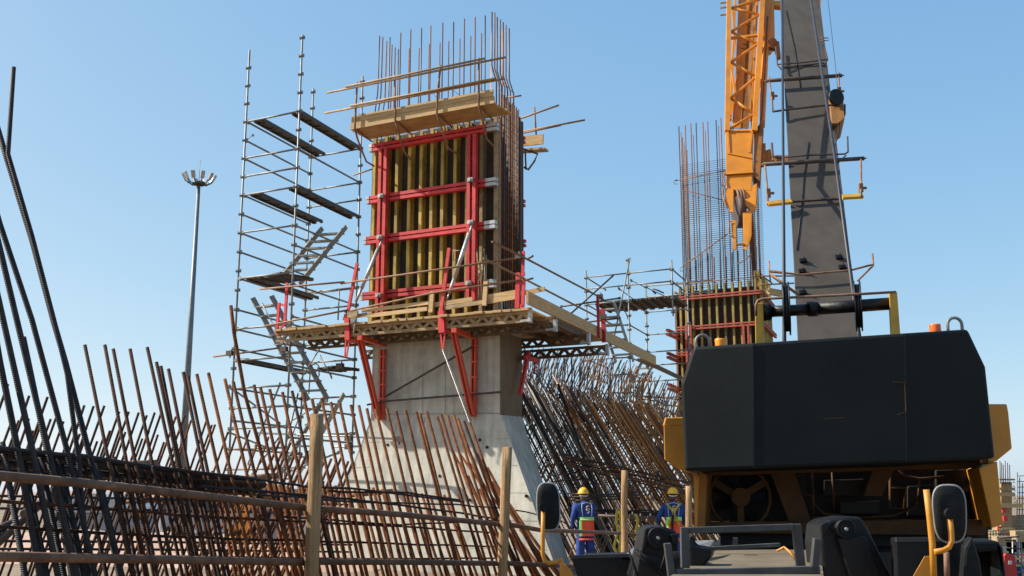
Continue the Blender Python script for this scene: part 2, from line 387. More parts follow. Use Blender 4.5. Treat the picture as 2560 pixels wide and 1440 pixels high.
# red brackets: wall leg, sloping strut, head beam
def bracket(x, yt, yb, xs, ys, xe, ye):
    m = MB()
    for o_ in (-.045, .045):
        m.beam(TF(x, yt, -.09)+A*o_, TF(x-3, yb, -.09)+A*o_, .035, .10, A)
        m.beam(TF(xs, ys, -.98)+A*o_, TF(xe, ye, -.17)+A*o_, .035, .10, A)
    a = ab(TF(x, yt, -.09))[0]; zh = zt-.30
    m.beam(T(a, -.05, zh), T(a, -1.25, zh), .12, .10, A)
    for k in range(4): 
        t = .1+.8*k/4; p = TF(x, yt, -.12).lerp(TF(x-3, yb, -.12), t); m.beam(p-A*.09, p+A*.09, .04, .05, UP)
    m.beam(TF(xs-24, ys+6, -1.2), TF(xs, ys+2, -1.0), .08, .06, UP)
    return m.build('bracket', 'orange_red', pl)
bracket(1186, 846, 1042, 1133, 825, 1180, 1035)
bracket(957, 874, 1050, 900, 848, 946, 1045)
m = MB(); ma = .22
for (x0, y0), (x1, y1), w in (((1322, 880), (1300, 985), .10), ((1312, 893), (1345, 902), .10), ((1338, 898), (1336, 935), .05)): m.beam(SF(x0, y0, ma), SF(x1, y1, ma), w, w*.7, B)
m.build('bracket', 'red', pl)
rail(pl, [TF(962, 992, -.2), TF(1183, 866, -.2)], .026, 'tube_dark', 'brace_pipe')
rail(pl, [TF(918, 1012, -.22), TF(965, 1003, -.22), TF(1253, 980, -.22)], .024, 'tube_dark', 'brace_pipe')
rail(pl, [TF(1106, 874, -1.3), TF(1140, 950, -.75), TF(1178, 1052, -.25)], .020, 'galv', 'brace_strut')
m = MB(); m.tube([TF(1106, 874, -1.3), TF(1240, 1235, -1.5), TF(1300, 1400, -1.6)], .006, 5); m.build('guy_wire', 'galv', pl)
m = MB()   # rope tied round a stake
for k in range(5): m.tube([TF(869+k*3, 779+2*k, -1.34), TF(877+k*4, 800, -1.36), TF(886-k, 830-k*5, -1.34)], .012, 5)
m.tube([TF(888, 800, -1.34), TF(884, 830, -1.35), TF(888, 847, -1.34)], .012, 5); m.box(TF(882, 786, -1.33), A*.14, B*.03, UP*.07)
m.build('rag', 'old_timber', pl)

# ---- front wall formwork
fw = thing('wall_formwork', 'front wall formwork with yellow timber beams behind red steel frames on the tall pier', 'formwork', T(0, 0, ZD))
ztop = TF(1100, 318, -.1).z; z0 = ZD+.02
aR = ab(TF(1250, 600, -.05))[0]; aLf = ab(TF(925, 600, -.05))[0]
m = MB(); m.hexa([T(aLf, -.03, z0), T(aR, -.03, z0), T(aR, 0.0, z0), T(aLf, 0.0, z0), T(aLf, -.03, ztop), T(aR, -.03, ztop), T(aR, 0, ztop), T(aLf, 0, ztop)])
m.build('plywood_panel', 'ply', fw)
for x in (932, 961, 989, 1021, 1050, 1077, 1104, 1136, 1166, 1202, 1238):
    m = MB(); a = ab(TF(x, 550, -.27))[0]
    gt24(m, T(a, -.27, z0+random.uniform(0, .1)), T(a, -.27, ztop-random.uniform(0, .1)), B, A, h=.235)
    m.beam(T(a, -.15, z0+.12), T(a, -.15, ztop-.12), .018, .20, A)
    m.build('timber_beam', 'beam_yellow' if x not in (1202, 1238) else 'girder', fw)
bw = -.36
def waler(x0, y0, x1, y1, dz=.105, par=None, b=bw, caps=True, nm='waler'):
    m = MB(); p, q = TF(x0, y0, b), TF(x1, y1, b); p.z = q.z = (p.z+q.z)/2
    for s in (-1, 1): 
        m.beam(p+UP*s*dz/2, q+UP*s*dz/2, .075, .12, UP)
    n = 5
    for k in range(n): 
        c = p.lerp(q, (k+.5)/n); m.beam(c-UP*dz/2, c+UP*dz/2, .03, .10, A)
    w = m.build(nm, 'red', par or fw)
    if caps:
        for s in (-1, 1):
            m = MB(); m.beam(q-A*.24+UP*s*dz/2+NF*.004, q+A*.03+UP*s*dz/2+NF*.004, .08, .13, UP); m.build('coupling', 'galv', w)
            m = MB(); m.beam(p-A*.03+UP*s*dz/2+NF*.004, p+A*.06+UP*s*dz/2+NF*.004, .08, .13, UP); m.build('coupling', 'galv', w)
    return w
waler(928, 367, 1243, 322)
waler(921, 502, 1240, 454)
waler(914, 605, 1237, 559)
waler(905, 744, 1235, 706)
def soldier(x, y0, y1, dz=.15):
    m = MB(); a = ab(TF(x, 550, bw-.13))[0]; zb_ = TF(x, y1, bw-.13).z; zt_ = TF(x, y0, bw-.13).z
    for s in (-1, 1): m.beam(T(a+s*dz/2, bw-.13, zb_), T(a+s*dz/2, bw-.13, zt_), .085, .12, A)
    z = zb_+.1
    while z < zt_: m.beam(T(a-dz/2, bw-.10, z), T(a+dz/2, bw-.10, z), .03, .05, UP); z += .3
    z = zb_+.05
    while z < zt_: m.beam(T(a-.05, bw-.13, z), T(a+.05, bw-.13, z), .025, .012, UP); z += .10
    w = m.build('steel_soldier', 'red', fw)
    return a
as1 = soldier(956, 372, 788); as2 = soldier(1180, 338, 752)
for (x, y) in ((953, 490), (950, 593), (947, 738), (1177, 450), (1177, 556), (1172, 708)):
    m = MB(); c = TF(x, y, bw-.22); m.box(c, A*.07, NF*.05, UP*.045); m.disc(c+NF*.06, NF, .04, .06, 10); m.build('tie_nut', 'galv', fw)
for (x0, y0, x1, y1) in ((1180, 562, 1118, 748), (954, 602, 884, 768)):
    m = MB(); p, q = TF(x0, y0, bw-.25), TF(x1, y1, -1.1)
    m.tube([p, p.lerp(q, .12)], .02, 8); m.tube([p.lerp(q, .12), p.lerp(q, .72)], .045, 10); m.tube([p.lerp(q, .70), p.lerp(q, .92)], .034, 8); m.tube([p.lerp(q, .92), q], .018, 8)
    pr = m.build('push_pull_prop', 'galv', fw)
    if x0 > 1000:
        m = MB(); c = p.lerp(q, .35); m.tube([c-A*.02, c-A*.25+UP*.02, c-A*.27-UP*.2, c-UP*.2], .012, 6); m.build('handle', 'tube', pr)
m = MB()
for k in range(9): m.tube([TF(1192+k*3, 655+random.uniform(-40, 30), -.5), TF(1196+k*3+random.uniform(-8, 10), 752, -.9)], .012, 5)
m.build('loose_laths', 'old_timber', fw)
# far wall formwork seen past the open end
ff = thing('wall_formwork', 'dark rear wall formwork panel seen edge-on behind the open rebar end', 'formwork', T(0, bR, ZD))
bf = bR-.1
aF = ab(TF(1308, 550, bf+.2))[0]; ztF = TF(1300, 292, bf).z
m = MB(); m.hexa([T(aLf, bf, z0), T(aF, bf, z0), T(aF, bf+.03, z0), T(aLf, bf+.03, z0), T(aLf, bf, ztF), T(aF, bf, ztF), T(aF, bf+.03, ztF), T(aLf, bf+.03, ztF)])
m.build('plywood_panel', 'ply', ff)
for k in range(11):
    m = MB(); a = aF-.06-k*.33; gt24(m, T(a, bf+.03, z0), T(a, bf+.03, ztF-.05), B, A); m.beam(T(a, bf+.15, z0+.05), T(a, bf+.15, ztF-.1), .05, .2, A); m.build('timber_beam', 'tube_dark' if k == 0 else 'girder', ff)
for x, y in ((1309, 508), (1311, 608), (1309, 350)):
    m = MB(); p = TF(x+3, y, bf+.33); q = p-A*3.6
    for s in (-1, 1): m.beam(q+UP*s*.055, p+UP*s*.055, .07, .1, UP)
    w = m.build('waler', 'red', ff); m = MB(); m.tube([p-A*.05+NF*.02, p-A*.05-B*.25], .02, 6); m.build('tie_rod', 'tube_dark', w)

# ---- timber walkways hung on the formwork heads
wk = thing('timber_walkway', 'long pale timber walkway with pipe guard rails hung on the front formwork top', 'walkway', T(0, 0, ztop))
b1 = -1.12
fTL, fTR, fBL, fBR = TF(879, 290, b1), TF(1237, 226, b1), TF(881, 324, b1), TF(1239, 261, b1)
zhi = (fTL.z+fTR.z)/2; zlo = (fBL.z+fBR.z)/2; aa0 = ab(fTL)[0]; aa1 = ab(fTR)[0]
for k in range(2):
    dz = (zhi-zlo)/2
    m = MB(); z = zlo+dz*k; e = (.0, .03)[k]
    m.hexa([T(aa0+e, b1-.05, z+.004), T(aa1-e, b1-.05, z+.004), T(aa1-e, b1, z+.004), T(aa0+e, b1, z+.004), T(aa0+e, b1-.05, z+dz-.004), T(aa1-e, b1-.05, z+dz-.004), T(aa1-e, b1, z+dz-.004), T(aa0+e, b1, z+dz-.004)])
    m.build('edge_plank', 'plank', wk)
for k in range(3):
    m = MB(); b = b1+.02+k*.25
    m.hexa([T(aa0+.02*k, b, zlo+.0), T(aa1+.05*k, b, zlo+.0), T(aa1+.05*k, b+.24, zlo+.0), T(aa0+.02*k, b+.24, zlo+.0), T(aa0+.02*k, b, zlo+.05), T(aa1+.05*k, b, zlo+.05), T(aa1+.05*k, b+.24, zlo+.05), T(aa0+.02*k, b+.24, zlo+.05)])
    m.build('deck_plank', 'plank', wk)
bp = b1-.12
def W_(x, y, b=bp): return TF(x, y, b)
for pts in ([(893, 205), (890, 262), (887, 322), (893, 345), (903, 372), (916, 404), (936, 416)], [(987, 188), (988, 300), (1000, 343), (1013, 383), (1027, 399)],
            [(1102, 163), (1095, 217), (1092, 283), (1107, 330), (1120, 370), (1141, 383)], [(1197, 145), (1197, 263), (1208, 307), (1217, 347), (1234, 366)]):
    m = MB(); ys = [p[1] for p in pts]; yk = pts[-4][1] if len(pts) > 5 else pts[1][1]
    if len(pts) == 6: yk = pts[2][1]
    if len(pts) == 7: yk = pts[2][1]
    q = []
    for (x, y) in pts:
        t = max(0, (y-yk)/(pts[-1][1]-yk)); q.append(TF(x, y, bp+t*(-.42-bp)))
    m.tube(q, .024, 8)
    kk = [p for p in pts if p[1] == yk][0]
    c = TF(kk[0], kk[1], bp); m.tube([c, T(ab(c)[0], -.38, zlo-.07)], .022, 8)
    m.build('hanging_bracket', 'tube_rust', wk)
for pts in ([(864, 217), (1213, 146)], [(818, 232), (1265, 143)], [(813, 283), (1260, 197)], [(875, 265), (1240, 196)], ):
    o = 0 if pts[0][0] in (818, 813) else .05
    rail(wk, [W_(*pts[0], bp-.04-o), W_(*pts[1], bp-.04-o)], .026, 'tube_ochre')
rail(wk, [TF(884, 438, -.25), TF(930, 423, -.25)], .02, 'tube_ochre', 'pipe_stub')
w2 = thing('timber_walkway', 'short timber walkway end with pipe rails projecting right behind the form', 'walkway', T(.5, bR+1, ztF))
bb = bf+1.1
for k, (y0, y1, x0, x1, h) in enumerate(((352, 345, 1290, 1358, .05), (376, 371, 1290, 1366, .05))):
    m = MB(); p, q = TF(x0, y0+3, bb-.25*k), TF(x1, y1+3, bb-.25*k); m.beam(p, q, .26, .05, UP if k == 0 else B); m.build('plank', 'plank', w2)
for (p, q) in (((1290, 300), (1397, 263)), ((1300, 330), (1462, 300)), ((1300, 334), (1402, 313))):
    rail(w2, [TF(*p, bb), TF(*q, bb)], .026, 'tube_ochre' if p[1] != 334 else 'tube_rust')
rail(w2, [TF(1336, 268, bb), TF(1341, 345, bb)], .022, 'tube_rust', 'rail_post')
rail(w2, [TF(1308, 372, bb-.6), TF(1344, 385, bb), TF(1336, 403, bb-.2), TF(1321, 424, bb-.5), TF(1310, 418, bb-.6)], .026, 'tube_dark', 'hanging_bracket')
rail(w2, [TF(1313, 378, bb-.6), TF(1315, 424, bb-.6)], .022, 'tube_dark', 'hanging_bracket')
rail(wk, [TF(1270, 244, -.1), TF(1303, 239, -.1)], .02, 'tube_rust', 'pipe_stub')

# ---- column reinforcement
cg = thing('rebar_cage', 'upright rusty rebar cage rising out of the tall pier formwork', 'rebar cage', T(0, 0, ZD))
lng = [(949, 90), (957, 93), (967, 103), (975, 93), (980, 112), (988, 119), (996, 123), (1002, 82), (1027, 74), (1054, 70), (1077, 64), (1107, 57), (1134, 55), (1161, 47), (1188, 43), (1213, 39)]
rt = [(1230, 30), (1237, 32), (1243, 43), (1251, 49), (1258, 56), (1265, 63), (1273, 71)]
sh = [(1023, 121), (1048, 120), (1073, 111), (1100, 107), (1122, 103), (1150, 97), (1177, 90), (1204, 83), (1229, 82), (1256, 77)]
zfl = ZD-.1
def bar(parent, pts, r=.016, mt='rust', n=6, name='rebar'):
    m = MB(); m.tube(pts, r, n); return m.build(name, mt, parent)
for i, (x, y) in enumerate(lng):
    b = .12 if i > 6 or i < 3 else .12+.18*(i-2)
    t = TF(x, y, b); q = ab(t); k = .05 if i < 3 else 0
    pt = [t, T(q[0]-k*.3, b, q[2]-(1.55 if k else 2))]
    if k: pt.append(T(q[0]-k*1.8, b, q[2]-2.1))
    pt.append(T(ab(pt[-1])[0], b, zfl)); bar(cg, pt, .017, 'rust' if i % 3 else 'steel_dark')
for i, (x, y) in enumerate(rt):
    b = .08+i*.19; t = SF(x, y, -.12); t = TF(x, y, b); q = ab(t); z1 = TF(x, 165+6*i, b).z; z2 = TF(x+10, 205+5*i, b).z
    d = ab(TF(x+11, 215, b))[0]
    bar(cg, [t, T(q[0], b, z1), T(d, b, z2), T(d, b, zfl)], .018, 'rust' if i % 2 else 'steel_dark')
for i, (x, y) in enumerate(sh):
    b = bR-.25; t = TF(x, y, b); q = ab(t); bar(cg, [t, T(q[0], b, zfl)], .015, 'rust_bright' if x > 1225 else 'rust')
for i in range(17):
    b = .05+i*(bR-.15)/17; bar(cg, [SF(1262+i*4, 275+i*3, -.02+.03*(i % 2)).copy() if 0 else T(-.03+.05*(i % 2), b, TF(1260, 235+i*3, b).z), T(-.03+.05*(i % 2), b, zfl)], .017, ('rust', 'steel_dark', 'rust', 'steel_dark', 'rust_mid')[i % 5])
for k in range(24):
    z = zfl+.2+k*.21
    e = .03; bar(cg, [T(aL+.12, .1, z), T(.02, .1, z), T(.02, bR-.2, z+.0), T(aL+.12, bR-.2, z)], .007, 'rust', 5, 'tie')
for (x0, y0, x1, y1) in ((1125, 218, 1150, 240), (1080, 232, 1100, 252), (1190, 215, 1215, 232), (1240, 205, 1275, 270), (1250, 195, 1285, 235)):
    bar(cg, [TF(x0, y0, .2), TF(x1, y1, .2)], .006, 'rust', 5, 'tie')
# ------------------------------------------------------------------ stair tower of ringlock scaffolding, left of the pier
def rosette(m, c):
    m.disc(c, UP, .062, .012, 8)
    m.box(c+V((.05, -.03, 0)), (.025, 0, 0), (0, .02, 0), (0, 0, .04)); m.box(c+V((-.05, .01, 0)), (.022, 0, 0), (0, .02, 0), (0, 0, .035))
ROS = []
def standard(par, x, y, z0, z1, zr, r=.0262, mt='tube'):
    m = MB(); m.tube([(x, y, z0), (x, y, z1)], r, 8); s = m.build('standard', mt, par)
    z = zr
    while z > z0: z -= .5
    z += .5
    while z < z1-.05:
        if not ROS: m = MB(); rosette(m, V((x, y, z))); r_ = m.build('rosette', mt, s); ROS.append(r_); ROS.append(V(r_.location)-V((x, y, z)))
        else: r_ = ROS[0].copy(); C.objects.link(r_); r_.location = V((x, y, z))+ROS[1]; attach(r_, s)
        z += .5
    return s
def ledger(par, a, b, r=.026, mt='tube', name='ledger'):
    m = MB(); m.tube([a, b], r, 8); d = (V(b)-V(a)).normalized()
    for p, s in ((V(a), 1), (V(b), -1)): m.box(p+d*s*.05, d*.04, UP.cross(d)*.02, UP*.045)
    return m.build(name, mt, par)
def steel_deck(par, a, b, w, side, mt='deck_steel'):
    a, b, side = V(a), V(b), V(side).normalized(); m = MB(); c = UP*.03
    m.beam(a+c, b+c, w, .035, side)
    for s in (-1, 1): m.beam(a+side*s*(w/2-.015), b+side*s*(w/2-.015), .03, .08, side)
    d = (b-a).normalized(); n = 7
    for k in range(n): m.beam(a.lerp(b, (k+.5)/n)-side*w/2, a.lerp(b, (k+.5)/n)+side*w/2, .03, .045, UP)
    for e in (a, b):
        for s in (-1, 1): m.box(e+side*s*w*.35, d*.05, side*.03, UP*.03)
    return m.build('steel_deck', mt, par)
def stair(par, p0, p1, side, w=.58, n=8, mt='alu'):
    p0, p1, side = V(p0), V(p1), V(side).normalized()
    fl = thing_part('stair_flight', par, p0)
    for s in (-1, 1):
        m = MB(); m.beam(p0+side*s*w/2, p1+side*s*w/2, .03, .17, side); m.build('stringer', mt, fl)
    for k in range(1, n):
        c = p0.lerp(p1, k/n); d = (p1-p0); d.z = 0; d.normalize()
        m = MB(); m.box(c, d*.125, side*(w/2-.016), UP*.022); m.build('tread', mt, fl)
    return fl
def thing_part(name, par, loc):
    o = bpy.data.objects.new(name, None); C.objects.link(o); o.location = loc; attach(o, par); return o
S0 = P(615, 305, 26.6)
def S(i, j, z): return V((S0.x, S0.y, 0))+A*1.75*i+B*3.2*j+UP*z
ZR = S0.z                                  # rosette and deck level of the highest boards
st = thing('scaffold_tower', 'tall galvanised scaffold stair tower with bare standards rising left of the pier', 'scaffold tower', S(.5, .5, 0))
for (i, j, y1) in ((0, 0, 125), (1, 0, 88), (0, 1, 221), (1, 1, 190)):
    base = S(i, j, 0); top = P(1280+(base.x/base.y)*2709, y1, base.y)
    standard(st, base.x, base.y, 0, top.z, ZR)
def lv(k): return ZR-.5*k
zz_ = [lv(k) for k in range(0, 25)]
def LA(j, k, i0=0, i1=1, **kw): ledger(st, S(i0, j, lv(k)), S(i1, j, lv(k)), **kw)
def LB(i, k, **kw): ledger(st, S(i, 0, lv(k)), S(i, 1, lv(k)), **kw)
for k in (0, 2, 3, 4, 6, 8.4, 11, 12.6, 14, 15, 16, 17, 18): LA(0, k)
for k in (0, 2, 3, 6, 8, 9, 11, 12, 14, 16): LA(1, k)
for k in (1, 2, 5, 6, 7, 10, 11, 12, 14, 15.6, 17): LB(0, k)
for k in (2, 6, 7, 9, 10.6, 12, 13, 15, 16.5): LB(1, k)
for k, off in ((0, 0), (4, 0), (8.4, 0)):
    if k < 8: steel_deck(st, S(.22, .02, lv(k)), S(.22, .98, lv(k)), .32, A); steel_deck(st, S(.93, .02, lv(k)), S(.93, .98, lv(k)), .32, A)
    ledger(st, S(.02, 0, lv(k)), S(.02, 1, lv(k)), .026); 
steel_deck(st, S(.55, .03, lv(8.4)), S(.75, .30, lv(8.4)), .9, A); steel_deck(st, S(.2, .03, lv(8.4)), S(.2, .98, lv(8.4)), .3, A)
steel_deck(st, S(.12, .02, lv(12.6)), S(.12, .98, lv(12.6)), .32, A); steel_deck(st, S(.75, .75, lv(12.6)), S(.95, .98, lv(12.6)), .6, A)
def Sb(px, py, j): return PL(px, py, S(0, j, 0), NF)
stair(st, Sb(836, 568, .75), Sb(718, 712, .45), A*.9+B*.2, .70, 8)
stair(st, Sb(655, 742, .25), Sb(795, 1000, .6), A, .62, 11)
stair(st, Sb(838, 985, .7), Sb(700, 1225, .3), A*.9+B*.2, .5, 9)
for (x0, y0, x1, y1, j) in ((655, 760, 735, 905, .1), (800, 870, 745, 960, .3), (830, 945, 800, 890, .6), (820, 1000, 715, 1060, .5), (760, 1010, 715, 1130, .3)):
    ledger(st, Sb(x0, y0, j), Sb(x1, y1, j), .017, name='stair_rail')
m = MB(); m.tube([Sb(x, y, .5) for x, y in ((772, 985), (776, 920), (781, 912), (790, 909), (797, 915), (798, 938), (790, 952))], .017, 8); m.build('stair_rail', 'tube', st)
m = MB(); m.tube([Sb(x, y, .1) for x, y in ((534, 892), (600, 883), (712, 868))], .024, 8); m.build('ledger', 'tube_rust', st)
m = MB(); m.tube([Sb(x, y, .02) for x, y in ((642, 1083), (850, 1090), (1000, 1098))], .024, 8); m.build('tie_pipe', 'galv', st)
m = MB(); m.tube([Sb(x, y, .02) for x, y in ((836, 1117), (905, 1116))], .024, 8); m.build('tie_pipe', 'galv', st)
for (x, y) in ((998, 1098), (872, 1096), (872, 1117), (575, 883), (850, 915), (710, 873)):
    m = MB(); c = Sb(x, y, 0); m.box(c, A*.09, B*.06, UP*.06); m.tube([c-UP*.12, c+UP*.1+A*.05], .02, 6); m.build('coupler', 'tube_dark', st)
for (x0, y0, j0, x1, y1, j1) in ((572, 965, 0, 700, 1060, .9), (700, 960, 0, 620, 1160, 1), (745, 985, .5, 700, 1170, .2), (570, 1080, 0, 720, 1140, .8), (590, 1240, .1, 700, 1090, .4), (570, 1250, 0, 690, 1280, .7), (720, 1180, .2, 850, 1130, .5)):
    ledger(st, Sb(x0, y0, j0), Sb(x1, y1, j1), .024, name='brace')
m = MB(); m.tube([Sb(578, 765, -.05), Sb(590, 860, -.04), Sb(612, 980, -.03), Sb(650, 1120, -.02)], .03, 8); m.build('loose_pipe', 'tube_rust', st)
ledger(st, Sb(848, 725, 1.2), Sb(845, 800, 1.2), .022, name='rail_post'); ledger(st, Sb(775, 735, 1.2), Sb(880, 722, 1.2), .02)
m = MB(); m.tube([Sb(612, 355, 0), Sb(632, 338, 0)], .008, 5); m.disc(Sb(632, 338, 0), NF, .035, .03, 10); m.build('loose_wedge', 'tube_dark', st)
# ------------------------------------------------------------------ second scaffold tower by the far pier
s2 = thing('scaffold_tower', 'smaller scaffold tower with a steel deck beside the far pier', 'scaffold tower', P(1570, 1300, 38))
Q0 = P(1572, 760, 37.0); zq = Q0.z
def R_(i, j, z): return V((Q0.x, Q0.y, 0))+A*1.62*i+B*2.57*j+UP*z
for (i, j, y1) in ((0, 0, 645), (1, 0, 651), (-1, 0, 676), (1, 1, 697), (0, 1, 709)):
    b_ = R_(i, j, 0)
    if (i, j) == (1, 0): b_z = P(1668, 790, b_.y).z
    else: b_z = 0
    top = P(1280+(b_.x/b_.y)*2709, y1, b_.y); standard(s2, b_.x, b_.y, b_z, top.z, zq+.08)
def zpx(y, Y): return P(1572, y, Y).z
zu, zm_ = zpx(683, 37), zpx(713, 37)
for z in (zu, zm_):
    ledger(s2, R_(-1, 0, z), R_(0, 0, z)); ledger(s2, R_(0, 0, z), R_(1, 0, z)); ledger(s2, R_(-1, 0, z), R_(-1, 1, z)); ledger(s2, R_(1, 0, z), R_(1, .8, z))
    ledger(s2, R_(0, 1, z), R_(1.6, 1, z))
zl = zpx(752, 37)
for k in range(9):
    a = -.72+k*.21
    steel_deck(s2, R_(a, .02, zl+.02), R_(a+.0, .80, zl+.02), .31, A)
for z in (zl, zpx(812, 37), zpx(858, 37), zpx(893, 37), zpx(935, 37), zpx(980, 37), zpx(1080, 37)):
    ledger(s2, R_(-1, 0, z), R_(0, 0, z)); ledger(s2, R_(0, 0, z), R_(0, 1, z)); ledger(s2, R_(0, 1, z), R_(1, 1, z))
    ledger(s2, R_(-1, 0, z), R_(-1, 1, z))
ledger(s2, P(1575, 645, 36.6), P(1536, 840, 36.6), .024, name='brace'); ledger(s2, P(1534, 688, 36.5), P(1424, 787, 36.5), .03, mt='tube_dark', name='brace')
ledger(s2, P(1400, 767, 36.5), P(1552, 745, 36.5), .03, mt='tube_dark'); ledger(s2, P(1455, 807, 36.4), P(1552, 795, 36.4), .03, mt='tube_dark')
stair(s2, P(1512, 755, 36.3), P(1562, 905, 37.3), A, .66, 8)
stair(s2, P(1620, 905, 38.6), P(1575, 985, 38.2), A, .5, 5)
for (x0, y0, x1, y1) in ((1560, 770, 1577, 815), (1575, 700, 1672, 745), (1545, 720, 1600, 760)): ledger(s2, P(x0, y0, 37.2), P(x1, y1, 37.6), .018, name='stair_rail')
m = MB(); m.tube([P(x, y, 38.5) for x, y in ((1640, 735), (1632, 728), (1633, 722), (1645, 726), (1660, 733))], .03, 6); m.build('hose_coil', 'tube_dark', s2)
# ------------------------------------------------------------------ foreground pipe fence on wooden posts
fe = thing('pipe_fence', 'rusty scaffold pipe fence lashed to round wooden posts along the foreground', 'fence', (-1, 7, 0))
def ground_ext(p_hi, p_lo, z=-.05):
    d = p_lo-p_hi; t = (z-p_hi.z)/d.z; return p_hi+d*t
def fpost(x0, y0, x1, y1, Y, r, tilt=0):
    t, b_ = P(x0, y0, Y), P(x1, y1, Y); g_ = ground_ext(t, b_)
    m = MB(); n = 9; pts = []
    for k in range(n+1):
        q = g_.lerp(t, k/n); q += V((random.uniform(-1, 1)*.004, random.uniform(-1, 1)*.004, 0)); pts.append(q)
    m.tube(pts, r*1.06, 14, r*.97); return m.build('wooden_post', 'pole_wood', fe)
fpost(793, 1036, 778, 1440, 7.6, .050); fpost(1268, 1118, 1255, 1440, 10.6, .049)
fpost(1561, 1176, 1561, 1440, 16.6, .050); fpost(1722, 1215, 1722, 1330, 21.0, .065)
rl = lambda pts, r, mt: rail(fe, [P(*q) for q in pts], r, 'pipe_brown', 'pipe_rail')
rl([(-60, 1182, 4.9), (0, 1190, 5.1), (200, 1207, 5.6), (500, 1239, 6.6), (780, 1271, 7.75)], .0242, 'tube_rust')
rl([(770, 1270, 7.8), (1000, 1286, 8.9), (1262, 1312, 10.75)], .0242, 'tube_rust')
rl([(1255, 1308, 10.9), (1350, 1325, 11.9), (1550, 1333, 16.3)], .0242, 'tube_rust')
rl([(1545, 1331, 16.8), (1640, 1345, 18.6), (1722, 1356, 21)], .024, 'tube_rust')
rl([(-60, 1390, 4.9), (300, 1397, 5.9), (782, 1406, 7.75)], .0242, 'tube_rust')
rl([(775, 1404, 7.8), (1000, 1405, 9), (1262, 1409, 10.75)], .0242, 'tube_rust')
rl([(1258, 1408, 10.8), (1400, 1414, 12.6), (1560, 1425, 16.5)], .0242, 'tube_rust')
for (x, y, Y, r) in ((785, 1272, 7.62, .056), (781, 1405, 7.62, .057), (1261, 1308, 10.62, .056), (1258, 1408, 10.62, .057)):
    for dy in (-14, 12):
        m = MB(); c = P(x, y+dy*.5, Y); pts = []
        for k in range(13):
            a = 2*math.pi*k/12; pts.append(c+V((r*math.cos(a), -r*math.sin(a)-.0, .035*math.sin(a+.7)*(1 if dy > 0 else -1))))
        m.tube(pts, .005, 5); m.build('wire_lashing', 'tube_dark', fe)

# ------------------------------------------------------------------ foreground reinforcement: front layer leaning left
def Yc(px): return 1/(1/5.4+(1/12.4-1/5.4)*max(-.05, min(1.15, px/1280)))
fr_ = thing('rebar_cage', 'front layer of thick rebar bars leaning left over the foreground foundation', 'rebar cage', (-2, 7.5, 0))
RB = random.Random(11)
def fbar(par, x, y, lean, mt, r=.016, Yo=0, ylow=1440, n=8, name='rebar', pre=None, ystop=None):
    xb = x+lean*(ylow-y); Y = Yc((x+xb)/2)+Yo
    t, b_ = P(x, y, Y), P(xb, ylow, Y)
    g_ = ground_ext(t, b_) if ystop is None else P(x+lean*(ystop-y), ystop, Y)
    m = MB(); mid = t.lerp(g_, .5)+V((RB.uniform(-.012, .012), 0, 0)); m.tube([t, mid, g_], r, n)
    return m.build(name, mt, par)
def fpoly(par, pts, mt, r=.016, Yo=0, name='rebar'):
    xm = pts[-2][0]; Y = Yc(xm)+Yo; q = [P(x, y, Y) for x, y in pts]; q.append(ground_ext(q[-2], q[-1])); q.pop(-2)
    m = MB(); m.tube(q, r, 10); return m.build(name, mt, par)
# the very tall ones at the left edge
fpoly(fr_, [(34, 168), (20, 385), (80, 590), (140, 820), (168, 935), (196, 1147), (222, 1440)], 'rb_dark', .0135, -.05)
fpoly(fr_, [(-12, 300), (18, 400), (80, 600), (133, 800), (165, 910), (226, 1145), (305, 1440)], 'rb_dark', .0165)
fpoly(fr_, [(-40, 420), (0, 560), (80, 800), (166, 1120), (238, 1440)], 'rb_dark', .0155)
fpoly(fr_, [(-60, 380), (0, 622), (42, 800), (123, 1135), (190, 1440)], 'rb_dark', .0165)
fpoly(fr_, [(-60, 500), (8, 800), (78, 1110), (145, 1440)], 'rb_dark', .0165)
fpoly(fr_, [(-60, 560), (0, 905), (45, 1130), (100, 1440)], 'rb_dark', .0165)
for (x, y, l) in ((58, 843, .21), (96, 1120, .2), (140, 1135, .2), (44, 1118, .19), (236, 1145, .21), (275, 1150, .2), (5, 1105, .18), (12, 960, .2)):
    fbar(fr_, x, y, l, 'rb_dark', .0165, .04)
tops = [(212, 862), (262, 862), (283, 872), (325, 872), (368, 868), (391, 905), (402, 915), (421, 922), (458, 930), (470, 940), (492, 935), (521, 932), (562, 947), (583, 954), (635, 962), (651, 968), (674, 973), (706, 980), (730, 977), (757, 982), (780, 997), (803, 995), (827, 1005), (849, 1008), (877, 1012), (897, 1013), (917, 1021), (939, 1022), (967, 1021), (990, 1028), (1014, 1025), (1041, 1030), (1050, 1033), (1067, 1029), (1093, 1041), (1103, 1036), (1118, 1037), (1134, 1037), (1145, 1046), (1160, 1052), (1174, 1055)]
leanf = [(0, .20), (300, .195), (560, .225), (850, .22), (1000, .235), (1110, .30), (1174, .37)]
for i, (x, y) in enumerate(tops):
    mt = 'rb_mid' if x < 480 else ('rb_rust' if RB.random() < .85 else 'rb_mid')
    fbar(fr_, x, y, lerp(x, leanf)+RB.uniform(-.008, .008), mt, lerp(x, [(200, .0108), (600, .012), (1100, .0142)]))
fpoly(fr_, [(577, 764), (585, 832), (612, 985), (650, 1120), (700, 1300), (745, 1440)], 'rb_rust', .0135, -.1)
for i, x in enumerate(range(50, 290, 32)): fbar(fr_, x+RB.uniform(-6, 6), 1128+x*.06+RB.uniform(-6, 8), .2+RB.uniform(-.01, .02), 'rb_mid' if i % 3 else 'rb_dark', .0125, .09)
